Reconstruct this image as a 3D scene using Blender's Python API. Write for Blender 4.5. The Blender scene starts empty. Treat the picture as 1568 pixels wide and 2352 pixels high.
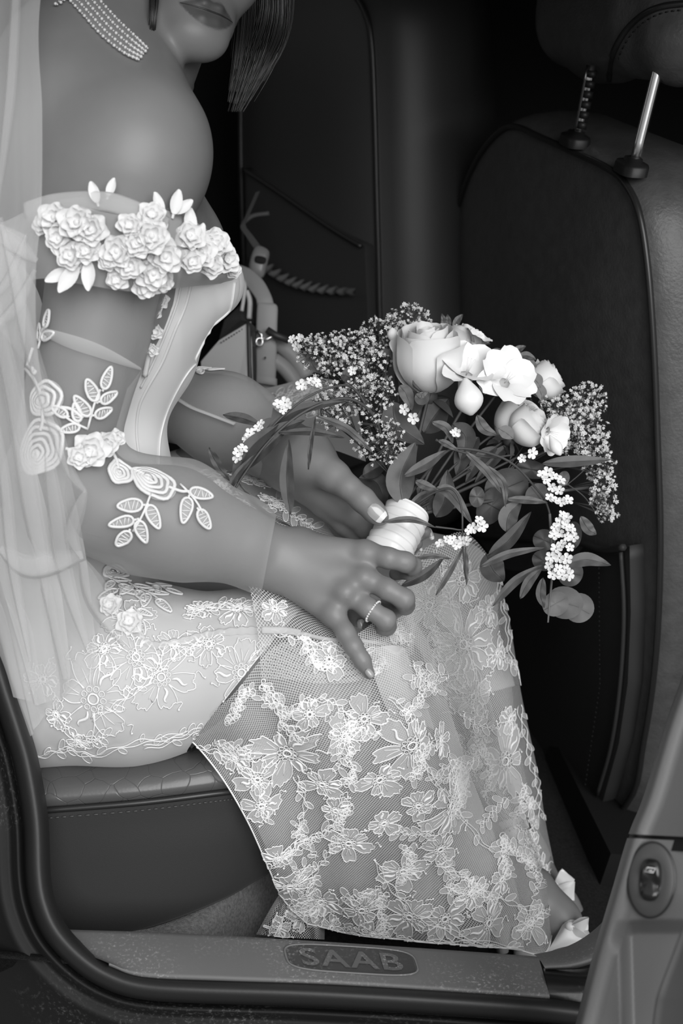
import bpy, bmesh, math, random
import numpy as np
from mathutils import Vector, Matrix
from mathutils.bvhtree import BVHTree

SC = bpy.context.scene
COL = SC.collection
rnd = random.Random(7)

# ------------------------------------------------------------------ camera
W, H, F = 1568, 2352, 3267.0
_p, _ps, _r = (math.radians(a) for a in (22, 13, 13))
FW = np.array([math.sin(_ps) * math.cos(_p), math.cos(_ps) * math.cos(_p), -math.sin(_p)])
_r0 = np.array([math.cos(_ps), -math.sin(_ps), 0.0])
_u0 = np.cross(_r0, FW)
RT = _r0 * math.cos(_r) + _u0 * math.sin(_r)
UP = -_r0 * math.sin(_r) + _u0 * math.cos(_r)
CAM = np.array([0.0, 0.0, 1.10])
cam = bpy.data.cameras.new('camera')
cam.sensor_fit = 'VERTICAL'
cam.sensor_height = 36.0
cam.lens = 36.0 * F / H
cam.clip_start = 0.05
cam.dof.use_dof = True
cam.dof.focus_distance = 1.50
cam.dof.aperture_fstop = 5.6
camo = bpy.data.objects.new('camera', cam)
COL.objects.link(camo)
camo.matrix_world = Matrix(((RT[0], UP[0], -FW[0], CAM[0]), (RT[1], UP[1], -FW[1], CAM[1]),
                            (RT[2], UP[2], -FW[2], CAM[2]), (0, 0, 0, 1)))
SC.camera = camo

# ------------------------------------------------------------------ light
world = bpy.data.worlds.new('overcast')
SC.world = world
world.use_nodes = True
wn = world.node_tree
bg = wn.nodes['Background']
bg.inputs[1].default_value = 0.62
tc = wn.nodes.new('ShaderNodeTexCoord')
sep = wn.nodes.new('ShaderNodeSeparateXYZ')
mr = wn.nodes.new('ShaderNodeMapRange')
mr.inputs[1].default_value = -0.1
mr.inputs[2].default_value = 1.0
rgb = wn.nodes.new('ShaderNodeMix'); rgb.data_type = 'RGBA'
rgb.inputs[6].default_value = (0.42, 0.42, 0.42, 1)
rgb.inputs[7].default_value = (1.0, 1.0, 1.0, 1)
wn.links.new(tc.outputs['Generated'], sep.inputs[0])
wn.links.new(sep.outputs[2], mr.inputs[0])
wn.links.new(mr.outputs[0], rgb.inputs[0])
wn.links.new(rgb.outputs[2], bg.inputs[0])
sun = bpy.data.lights.new('soft_sun', 'SUN')
sun.energy = 2.9
sun.angle = math.radians(48)
suno = bpy.data.objects.new('soft_sun', sun)
COL.objects.link(suno)
suno.rotation_euler = Vector((-0.05, 0.82, -0.56)).to_track_quat('-Z', 'Y').to_euler()

SC.view_settings.view_transform = 'Standard'
SC.view_settings.look = 'None'
SC.view_settings.exposure = 0.12
SC.view_settings.gamma = 1.0
SC.view_settings.use_curve_mapping = False
SC.cycles.use_denoising = True
SC.cycles.transparent_max_bounces = 24
SC.cycles.max_bounces = 7
SC.cycles.diffuse_bounces = 3

# ------------------------------------------------------------------ helpers
def P(x, y, d):
    """point at depth d (metres along the view axis) seen at photograph pixel x, y"""
    return Vector(CAM + d * (FW + RT * ((x - 784) / F) - UP * ((y - 1176) / F)))

def PA(a):
    a = np.asarray(a, float)
    x, y, d = a[..., 0:1], a[..., 1:2], a[..., 2:3]
    return CAM + d * (FW + RT * ((x - 784) / F) - UP * ((y - 1176) / F))

def PX(px, d):           # a length of px pixels at depth d, in metres
    return px * d / F

def cr(pts, m, closed=False):
    """Catmull-Rom through the rows of pts, m samples"""
    p = np.asarray(pts, float)
    n = len(p)
    if closed:
        t = np.arange(m) / m * n
    else:
        t = np.linspace(0, n - 1, m)
    i = np.floor(t).astype(int)
    if not closed:
        i = np.minimum(i, n - 2)
    u = (t - i).reshape((-1,) + (1,) * (p.ndim - 1))
    if closed:
        g = lambda k: p[(i + k) % n]
        p0, p1, p2, p3 = g(-1), g(0), g(1), g(2)
    else:
        p1, p2 = p[i], p[i + 1]
        p0 = np.where((i > 0).reshape(u.shape), p[np.maximum(i - 1, 0)], 2 * p1 - p2)
        p3 = np.where((i + 2 < n).reshape(u.shape), p[np.minimum(i + 2, n - 1)], 2 * p2 - p1)
    return 0.5 * (2 * p1 + (p2 - p0) * u + (2 * p0 - 5 * p1 + 4 * p2 - p3) * u ** 2 + (3 * p1 - p0 - 3 * p2 + p3) * u ** 3)

def cr_grid(rows, nv, nu):
    a = np.asarray(rows, float)
    a = cr(a, nv)
    return np.swapaxes(cr(np.swapaxes(a, 0, 1), nu), 0, 1)

class MB:
    """collects geometry; build() links it as one mesh object"""
    def __init__(s):
        s.v, s.f, s.m, s.uv = [], [], [], {}
    def add(s, vs, fs, mi=0):
        o = len(s.v)
        s.v.extend([tuple(v) for v in vs])
        s.f.extend([tuple(o + i for i in f) for f in fs])
        s.m.extend([mi] * len(fs))
        return o
    def tube(s, pts, r, n=6, mi=0, closed=False, flat=1.0, nrm=None, caps=True):
        pts = np.asarray([tuple(p) for p in pts], float)
        m = len(pts)
        r = np.broadcast_to(np.asarray(r, float), (m,))
        if closed:
            tg = np.roll(pts, -1, 0) - np.roll(pts, 1, 0)
        else:
            tg = np.gradient(pts, axis=0) if m > 2 else np.repeat((pts[-1:] - pts[:1]), m, 0)
        tg = tg / (np.linalg.norm(tg, axis=1, keepdims=True) + 1e-12)
        if nrm is not None:
            nn = np.broadcast_to(np.asarray(nrm, float), (m, 3))
        else:
            nn = np.zeros((m, 3))
            a = np.array([0, 0, 1.0]) if abs(tg[0][2]) < 0.9 else np.array([1.0, 0, 0])
            c = a
            for i in range(m):
                c = c - tg[i] * (c @ tg[i])
                c = c / (np.linalg.norm(c) + 1e-12)
                nn[i] = c
        bn = np.cross(tg, nn); bn /= (np.linalg.norm(bn, axis=1, keepdims=True) + 1e-12)
        nn = np.cross(bn, tg)
        ang = np.arange(n) / n * 2 * math.pi
        vs = (pts[:, None, :] + r[:, None, None] * (np.cos(ang)[None, :, None] * bn[:, None, :] + flat * np.sin(ang)[None, :, None] * nn[:, None, :])).reshape(-1, 3)
        fs = []
        for i in range(m if closed else m - 1):
            j = (i + 1) % m
            for k in range(n):
                l = (k + 1) % n
                fs.append((i * n + k, i * n + l, j * n + l, j * n + k))
        if caps and not closed:
            fs.append(tuple(range(n - 1, -1, -1)))
            fs.append(tuple((m - 1) * n + k for k in range(n)))
        return s.add(vs, fs, mi)
    def ball(s, c, r, nu=10, nv=7, mi=0, ax=None):
        c = np.asarray(tuple(c)); rr = np.broadcast_to(np.asarray(r, float), (3,))
        A = np.eye(3) if ax is None else np.asarray(ax, float)
        vs = [c + A.T @ (rr * np.array([0, 0, -1.0]))]
        for i in range(1, nv):
            t = math.pi * i / nv
            for k in range(nu):
                a = 2 * math.pi * k / nu
                vs.append(c + A.T @ (rr * np.array([math.sin(t) * math.cos(a), math.sin(t) * math.sin(a), -math.cos(t)])))
        vs.append(c + A.T @ (rr * np.array([0, 0, 1.0])))
        fs = [(0, 1 + (k + 1) % nu, 1 + k) for k in range(nu)]
        for i in range(nv - 2):
            for k in range(nu):
                a, b = 1 + i * nu, 1 + (i + 1) * nu
                fs.append((a + k, a + (k + 1) % nu, b + (k + 1) % nu, b + k))
        L = len(vs) - 1; b = 1 + (nv - 2) * nu
        fs += [(L, b + k, b + (k + 1) % nu) for k in range(nu)]
        return s.add(vs, fs, mi)
    def grid(s, g, mi=0, uv=False, close_u=False):
        g = np.asarray(g, float)
        a, b = g.shape[:2]
        fs = []
        for i in range(a - 1):
            for k in range(b if close_u else b - 1):
                l = (k + 1) % b
                fs.append((i * b + k, i * b + l, (i + 1) * b + l, (i + 1) * b + k))
        o = s.add(g.reshape(-1, 3), fs, mi)
        if uv:     # arc-length UV in metres
            du = np.zeros((a, b)); dv = np.zeros((a, b))
            du[:, 1:] = np.cumsum(np.linalg.norm(np.diff(g, axis=1), axis=2), 1)
            dv[1:] = np.cumsum(np.linalg.norm(np.diff(g, axis=0), axis=2), 0)
            mu = du.mean(0, keepdims=True); mv = dv.mean(1, keepdims=True)
            U = np.broadcast_to(mu, (a, b)).reshape(-1); V = np.broadcast_to(mv, (a, b)).reshape(-1)
            for i in range(a * b):
                s.uv[o + i] = (U[i], V[i])
        return o
    def disc_fill(s, ring, c, mi=0):
        vs = [tuple(c)] + [tuple(p) for p in ring]
        n = len(ring)
        return s.add(vs, [(0, 1 + i, 1 + (i + 1) % n) for i in range(n)], mi)
    def build(s, name, mats, parent=None, smooth=True, **props):
        me = bpy.data.meshes.new(name)
        me.from_pydata(s.v, [], s.f)
        if not isinstance(mats, (list, tuple)):
            mats = [mats]
        for m in mats:
            me.materials.append(m)
        if s.m and max(s.m) > 0:
            me.polygons.foreach_set('material_index', s.m)
        if smooth:
            me.polygons.foreach_set('use_smooth', [True] * len(s.f))
        if s.uv:
            l = me.uv_layers.new(name='UVMap')
            vi = np.zeros(len(me.loops), int)
            me.loops.foreach_get('vertex_index', vi)
            tab = np.zeros((len(s.v), 2)); 
            for k, q in s.uv.items(): tab[k] = q
            l.data.foreach_set('uv', tab[vi].reshape(-1))
        me.update()
        o = bpy.data.objects.new(name, me)
        COL.objects.link(o)
        setp(o, parent)
        for k, q in props.items():
            o[k] = q
        return o

def setp(o, parent):
    if parent is not None:
        o.parent = parent
        m = Matrix.Identity(4); q = parent
        chain = []
        while q is not None:
            chain.append(q); q = q.parent
        for q in reversed(chain):
            m = m @ q.matrix_parent_inverse @ q.matrix_basis
        o.matrix_parent_inverse = m.inverted()

def tag(o, label, cat, group=None, kind=None):
    o['label'] = label
    o['category'] = cat
    if group: o['group'] = group
    if kind: o['kind'] = kind
    return o

def empty(name, loc, parent=None):
    o = bpy.data.objects.new(name, None)
    o.location = loc
    o.empty_display_size = 0.05
    COL.objects.link(o)
    setp(o, parent)
    return o

def copy_part(o, parent, M, name=None):
    """linked copy of a part, moved by world matrix M, under parent"""
    c = o.copy(); COL.objects.link(c)
    setp(c, parent)
    c.matrix_basis = M
    return c

def dup_props(o): return o

def structure(o, label=None, cat=None):
    o['kind'] = 'structure'
    if label: o['label'] = label
    if cat: o['category'] = cat
    return o

# ------------------------------------------------------------------ materials
def _nt(name):
    m = bpy.data.materials.new(name)
    m.use_nodes = True
    return m, m.node_tree, m.node_tree.nodes['Principled BSDF']

def N(nt, t, **kw):
    n = nt.nodes.new(t)
    for k, v in kw.items():
        setattr(n, k, v)
    return n

def mat(name, g, rough=0.5, bump=None, spec=0.5, metal=0.0, var=0.0, vscale=8.0, sss=0.0, sheen=0.0, cracks=None, coat=0.0):
    """grey principled material; bump=(scale, strength, distance)"""
    m, nt, b = _nt(name)
    b.inputs['Base Color'].default_value = (g, g, g, 1)
    b.inputs['Roughness'].default_value = rough
    b.inputs['Specular IOR Level'].default_value = spec
    b.inputs['Metallic'].default_value = metal
    b.inputs['Coat Weight'].default_value = coat
    if sheen:
        b.inputs['Sheen Weight'].default_value = sheen
    if sss:
        b.inputs['Subsurface Weight'].default_value = sss
        b.inputs['Subsurface Radius'].default_value = (0.006, 0.006, 0.006)
        b.inputs['Subsurface Scale'].default_value = 1.0
    tcn = N(nt, 'ShaderNodeTexCoord')
    if var:
        n = N(nt, 'ShaderNodeTexNoise'); n.inputs['Scale'].default_value = vscale; n.inputs['Detail'].default_value = 6
        r = N(nt, 'ShaderNodeMapRange'); r.inputs[1].default_value = 0.3; r.inputs[2].default_value = 0.7
        r.inputs[3].default_value = g * (1 - var); r.inputs[4].default_value = g * (1 + var)
        c = N(nt, 'ShaderNodeCombineColor')
        nt.links.new(tcn.outputs['Object'], n.inputs['Vector'])
        nt.links.new(n.outputs['Fac'], r.inputs[0])
        for i in range(3): nt.links.new(r.outputs[0], c.inputs[i])
        nt.links.new(c.outputs[0], b.inputs['Base Color'])
    prev = None
    if bump:
        n = N(nt, 'ShaderNodeTexNoise'); n.inputs['Scale'].default_value = bump[0]; n.inputs['Detail'].default_value = 4
        bp = N(nt, 'ShaderNodeBump'); bp.inputs['Strength'].default_value = bump[1]; bp.inputs['Distance'].default_value = bump[2]
        nt.links.new(tcn.outputs['Object'], n.inputs['Vector'])
        nt.links.new(n.outputs['Fac'], bp.inputs['Height'])
        prev = bp
    if cracks:
        n = N(nt, 'ShaderNodeTexNoise'); n.inputs['Scale'].default_value = cracks[0] * 0.8; n.inputs['Detail'].default_value = 2
        mx = N(nt, 'ShaderNodeMix'); mx.data_type = 'RGBA'; mx.inputs[0].default_value = 0.012
        v = N(nt, 'ShaderNodeTexVoronoi', feature='DISTANCE_TO_EDGE'); v.inputs['Scale'].default_value = cracks[0]
        r = N(nt, 'ShaderNodeMapRange'); r.inputs[1].default_value = 0.0; r.inputs[2].default_value = 0.022
        bp = N(nt, 'ShaderNodeBump'); bp.inputs['Strength'].default_value = cracks[1]; bp.inputs['Distance'].default_value = 0.002
        nt.links.new(tcn.outputs['Object'], n.inputs['Vector'])
        nt.links.new(tcn.outputs['Object'], mx.inputs[6]); nt.links.new(n.outputs['Color'], mx.inputs[7])
        nt.links.new(mx.outputs[2], v.inputs['Vector']); nt.links.new(v.outputs['Distance'], r.inputs[0])
        nt.links.new(r.outputs[0], bp.inputs['Height'])
        if prev: nt.links.new(prev.outputs[0], bp.inputs['Normal'])
        prev = bp
    if prev: nt.links.new(prev.outputs[0], b.inputs['Normal'])
    return m

def dusty(name, g, dust, amount, rough=0.6, scale=40, spec=0.4):
    """painted / plastic surface with pale dust specks and scuffs"""
    m = mat(name, g, rough, bump=(220, 0.25, 0.0006), spec=spec)
    nt = m.node_tree; b = nt.nodes['Principled BSDF']
    tcn = N(nt, 'ShaderNodeTexCoord')
    n1 = N(nt, 'ShaderNodeTexNoise'); n1.inputs['Scale'].default_value = scale * 8; n1.inputs['Detail'].default_value = 5; n1.inputs['Roughness'].default_value = 0.7
    n2 = N(nt, 'ShaderNodeTexNoise'); n2.inputs['Scale'].default_value = scale * 0.22; n2.inputs['Detail'].default_value = 4
    r1 = N(nt, 'ShaderNodeMapRange'); r1.inputs[1].default_value = 0.54; r1.inputs[2].default_value = 0.70
    r2 = N(nt, 'ShaderNodeMapRange'); r2.inputs[1].default_value = 0.44; r2.inputs[2].default_value = 0.62
    ml = N(nt, 'ShaderNodeMath', operation='MULTIPLY'); m2 = N(nt, 'ShaderNodeMath', operation='MULTIPLY'); m2.inputs[1].default_value = amount
    mx = N(nt, 'ShaderNodeMix'); mx.data_type = 'RGBA'
    mx.inputs[6].default_value = (g, g, g, 1); mx.inputs[7].default_value = (dust, dust, dust, 1)
    for a in (n1, n2): nt.links.new(tcn.outputs['Object'], a.inputs['Vector'])
    nt.links.new(n1.outputs['Fac'], r1.inputs[0]); nt.links.new(n2.outputs['Fac'], r2.inputs[0])
    nt.links.new(r1.outputs[0], ml.inputs[0]); nt.links.new(r2.outputs[0], ml.inputs[1])
    nt.links.new(ml.outputs[0], m2.inputs[0]); nt.links.new(m2.outputs[0], mx.inputs[0])
    nt.links.new(mx.outputs[2], b.inputs['Base Color'])
    return m

def sheer(name, g, cover, fold=0.0, rough=0.9, net=None, trans=0.45):
    """thin see-through fabric: cover = share of thread; net = cell size in metres for a visible mesh"""
    m = bpy.data.materials.new(name); m.use_nodes = True
    nt = m.node_tree; nt.nodes.clear()
    out = N(nt, 'ShaderNodeOutputMaterial')
    d = N(nt, 'ShaderNodeBsdfDiffuse'); d.inputs[0].default_value = (g, g, g, 1)
    t = N(nt, 'ShaderNodeBsdfTranslucent'); t.inputs[0].default_value = (g, g, g, 1)
    mx = N(nt, 'ShaderNodeMixShader'); mx.inputs[0].default_value = trans
    tr = N(nt, 'ShaderNodeBsdfTransparent')
    fin = N(nt, 'ShaderNodeMixShader')
    nt.links.new(d.outputs[0], mx.inputs[1]); nt.links.new(t.outputs[0], mx.inputs[2])
    nt.links.new(tr.outputs[0], fin.inputs[1]); nt.links.new(mx.outputs[0], fin.inputs[2])
    nt.links.new(fin.outputs[0], out.inputs[0])
    if net:
        uv = N(nt, 'ShaderNodeUVMap')
        vs = N(nt, 'ShaderNodeVectorMath', operation='SCALE'); vs.inputs['Scale'].default_value = 1.0 / net
        mp = N(nt, 'ShaderNodeMapping'); mp.inputs['Rotation'].default_value = (0, 0, math.radians(45))
        nt.links.new(uv.outputs[0], vs.inputs[0]); nt.links.new(vs.outputs[0], mp.inputs[0])
        sp = N(nt, 'ShaderNodeSeparateXYZ'); nt.links.new(mp.outputs[0], sp.inputs[0])
        outs = []
        for i in range(2):
            fr = N(nt, 'ShaderNodeMath', operation='FRACT'); nt.links.new(sp.outputs[i], fr.inputs[0])
            sb = N(nt, 'ShaderNodeMath', operation='SUBTRACT'); sb.inputs[1].default_value = 0.5; nt.links.new(fr.outputs[0], sb.inputs[0])
            ab = N(nt, 'ShaderNodeMath', operation='ABSOLUTE'); nt.links.new(sb.outputs[0], ab.inputs[0])
            outs.append(ab)
        mxx = N(nt, 'ShaderNodeMath', operation='MAXIMUM'); nt.links.new(outs[0].outputs[0], mxx.inputs[0]); nt.links.new(outs[1].outputs[0], mxx.inputs[1])
        gt = N(nt, 'ShaderNodeMapRange'); half = 0.5 * math.sqrt(max(0.0, 1 - cover))
        gt.inputs[1].default_value = half - 0.05; gt.inputs[2].default_value = half + 0.05
        nt.links.new(mxx.outputs[0], gt.inputs[0]); nt.links.new(gt.outputs[0], fin.inputs[0])
    else:
        # the thread share seen grows as the cloth turns edge-on, as in real tulle
        lw = N(nt, 'ShaderNodeLayerWeight'); lw.inputs[0].default_value = 0.35
        r = N(nt, 'ShaderNodeMapRange'); r.inputs[3].default_value = cover; r.inputs[4].default_value = min(1.0, cover + fold)
        nt.links.new(lw.outputs['Facing'], r.inputs[0]); nt.links.new(r.outputs[0], fin.inputs[0])
    return m

M = {}
M['skin'] = mat('skin', 0.205, 0.42, bump=(900, 0.12, 0.0004), spec=0.35, var=0.06, vscale=14, sss=0.12)
def add_lips(m, g):
    nt = m.node_tree; b = nt.nodes['Principled BSDF']; l = b.inputs['Base Color'].links[0]
    at = N(nt, 'ShaderNodeAttribute'); at.attribute_name = 'lip'
    mx = N(nt, 'ShaderNodeMix'); mx.data_type = 'RGBA'; mx.inputs[7].default_value = (g, g, g, 1)
    nt.links.new(at.outputs['Fac'], mx.inputs[0]); nt.links.new(l.from_socket, mx.inputs[6]); nt.links.new(mx.outputs[2], b.inputs['Base Color'])
add_lips(M['skin'], 0.085)
M['lips'] = mat('lips', 0.03, 0.35, bump=(500, 0.2, 0.0004), spec=0.5)
M['nail'] = mat('nail', 0.36, 0.18, spec=0.6, coat=0.4)
M['nail_tip'] = mat('nail_tip', 0.75, 0.2, spec=0.6)
M['hair'] = mat('hair', 0.016, 0.32, spec=0.7)
M['satin'] = mat('satin', 0.66, 0.45, bump=(700, 0.1, 0.0003), spec=0.3, sheen=0.2)
M['slip'] = mat('slip', 0.50, 0.55, bump=(900, 0.15, 0.0004), spec=0.25, sheen=0.2)
M['thread'] = mat('lace_thread', 0.86, 0.75, spec=0.2)
M['applique'] = mat('applique_satin', 0.74, 0.6, bump=(600, 0.3, 0.0006), spec=0.25)
M['fill'] = sheer('lace_fill', 0.86, 0.62, 0.2)
M['tulle'] = sheer('sleeve_tulle', 0.66, 0.24, 0.6)
M['band'] = sheer('band_tulle', 0.8, 0.45, 0.5)
M['veil'] = sheer('veil_tulle', 0.85, 0.30, 0.6, trans=0.4)
M['veil_fold'] = sheer('veil_fold_tulle', 0.85, 0.12, 0.35, trans=0.4)
M['under'] = sheer('underlayer_tulle', 0.85, 0.30, 0.5, trans=0.35)
M['net'] = sheer('skirt_net', 0.80, 0.44, net=0.0025, trans=0.35)
M['pearl'] = mat('pearl', 0.7, 0.15, spec=0.8, coat=0.5)
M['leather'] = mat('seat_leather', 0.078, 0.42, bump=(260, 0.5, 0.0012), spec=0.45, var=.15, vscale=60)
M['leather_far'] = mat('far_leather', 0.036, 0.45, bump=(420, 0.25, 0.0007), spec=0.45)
M['leather_old'] = mat('creased_leather', 0.09, 0.30, bump=(300, 0.2, 0.0006), spec=0.5, cracks=(38, 0.4))
M['piping'] = mat('seat_piping', 0.02, 0.35, spec=0.5)
M['vinyl'] = mat('seat_vinyl', 0.03, 0.6, bump=(800, 0.3, 0.0004), spec=0.35)
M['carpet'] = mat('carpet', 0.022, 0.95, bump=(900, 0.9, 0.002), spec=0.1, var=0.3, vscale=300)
M['rubber'] = mat('seal_rubber', 0.018, 0.5, bump=(260, 0.2, 0.0006), spec=0.4)
M['plastic'] = mat('black_plastic', 0.015, 0.45, spec=0.4)
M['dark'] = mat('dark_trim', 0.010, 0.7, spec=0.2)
M['chrome'] = mat('chrome', 0.75, 0.26, metal=1.0)
M['door'] = mat('door_vinyl', 0.12, 0.5, bump=(500, 0.25, 0.0005), spec=0.35)
M['switch'] = mat('switch_plate', 0.06, 0.5, bump=(600, 0.2, 0.0004), spec=0.4)
M['rocker'] = mat('rocker', 0.012, 0.25, spec=0.6)
M['sill'] = dusty('scuff_plate', 0.125, 0.42, 1.0, rough=0.6, scale=40)
M['paint'] = dusty('dirty_paint', 0.008, 0.16, 0.6, rough=0.6, scale=30, spec=0.2)
M['flange'] = dusty('flange_paint', 0.012, 0.25, 0.6, rough=0.3, scale=34)
M['badge'] = dusty('worn_badge', 0.05, 0.4, 0.45, rough=0.5, scale=34)
M['badge_rim'] = dusty('badge_rim', 0.16, 0.6, 0.9, rough=0.5, scale=50)
M['bag'] = mat('bag_leather', 0.50, 0.45, bump=(500, 0.2, 0.0004), spec=0.4)
M['bag_strap'] = mat('bag_strap', 0.28, 0.5, bump=(500, 0.2, 0.0004), spec=0.4)
M['bag_edge'] = mat('bag_edge', 0.03, 0.5)
M['petal'] = mat('rose_petal', 0.78, 0.55, bump=(120, 0.15, 0.0006), spec=0.25, sss=0.15, sheen=0.2)
M['freesia'] = mat('freesia_petal', 0.86, 0.5, bump=(140, 0.12, 0.0005), spec=0.3, sss=0.15)
M['blossom'] = mat('white_blossom', 0.82, 0.55, spec=0.25)
M['gyp'] = mat('gypsophila', 0.62, 0.7, spec=0.2)
M['leaf'] = mat('leaf', 0.075, 0.42, bump=(160, 0.25, 0.0007), spec=0.4, var=0.25, vscale=30)
M['leaf_dark'] = mat('leaf_dark', 0.04, 0.45, bump=(160, 0.25, 0.0007), spec=0.4, var=0.25, vscale=30)
M['leaf_pale'] = mat('leaf_pale', 0.15, 0.55, bump=(160, 0.2, 0.0006), spec=0.3, var=0.2, vscale=30)
M['stem'] = mat('stem', 0.07, 0.5, spec=0.35)
M['ribbon'] = mat('satin_ribbon', 0.8, 0.25, bump=(60, 0.1, 0.0008), spec=0.5, sheen=0.2)
M['shoe'] = mat('shoe_leather', 0.72, 0.35, spec=0.4)
M['asphalt'] = mat('asphalt', 0.10, 0.9, bump=(200, 0.6, 0.003), var=0.3, vscale=60)
M['metal_dark'] = mat('buckle_metal', 0.5, 0.3, metal=1.0)

class Surf:
    def __init__(s, *objs):
        vs, fs = [], []
        for o in objs:
            k = len(vs)
            vs += [v.co.copy() for v in o.data.vertices]
            fs += [tuple(k + i for i in p.vertices) for p in o.data.polygons]
        s.b = BVHTree.FromPolygons(vs, fs)
    def ray(s, x, y):
        d = P(x, y, 1.0) - Vector(CAM); d.normalize()
        loc, n, i, t = s.b.ray_cast(Vector(CAM), d)
        if loc is None:
            q = P(x, y, getattr(s, 'dl', 1.5))
            loc, n, i, t = s.b.find_nearest(q)
        else:
            s.dl = (loc - Vector(CAM)).dot(Vector(FW))
        if n.dot(Vector(FW)) > 0: n = -n
        return loc, n
    def frame(s, x, y, rot=0.0):
        loc, n = s.ray(x, y)
        n = (n * 0.6 + Vector(-FW) * 0.8).normalized()
        t1 = Vector(RT); t1 = (t1 - n * t1.dot(n)).normalized()
        t2 = n.cross(t1).normalized()
        c, si = math.cos(rot), math.sin(rot)
        return loc, n, t1 * c + t2 * si, t2 * c - t1 * si
    def near(s, p, lift, nref):
        loc, n, i, t = s.b.find_nearest(p)
        if n.dot(nref) < 0: n = -n
        return loc + n * lift
    def path(s, pts, lift=0.002, m=None):
        if m: pts = cr(pts, m)
        out = []
        for x, y in pts:
            l, n = s.ray(x, y)
            out.append(l + n * lift)
        return out
# ------------------------------------------------------------------ smooth body surface (union of tapered limbs, meshed)
def cone(a, b, ra, rb, k=0.012, sub=False):
    return ('c', np.array(tuple(a)), np.array(tuple(b)), ra, rb, k, sub)

def ell(c, r, ax=None, k=0.012, sub=False):
    A = np.eye(3) if ax is None else np.asarray(ax, float)
    return ('e', np.array(tuple(c)), np.asarray(r, float), A, 0, k, sub)

def pdist(pr, X):
    if pr[0] == 'c':
        _, a, b, ra, rb, _, _ = pr
        ab = b - a
        t = np.clip(((X - a) @ ab) / (ab @ ab + 1e-12), 0, 1)
        q = X - a - t[..., None] * ab
        return np.sqrt((q * q).sum(-1)) - (ra + (rb - ra) * t)
    _, c, r, A, _, _, _ = pr
    q = (X - c) @ A.T
    k0 = np.sqrt(((q / r) ** 2).sum(-1)); k1 = np.sqrt(((q / (r * r)) ** 2).sum(-1))
    return k0 * (k0 - 1.0) / (k1 + 1e-9)

def pbox(pr):
    if pr[0] == 'c':
        m = max(pr[3], pr[4]); return np.minimum(pr[1], pr[2]) - m, np.maximum(pr[1], pr[2]) + m
    m = pr[2].max(); return pr[1] - m, pr[1] + m

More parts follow.
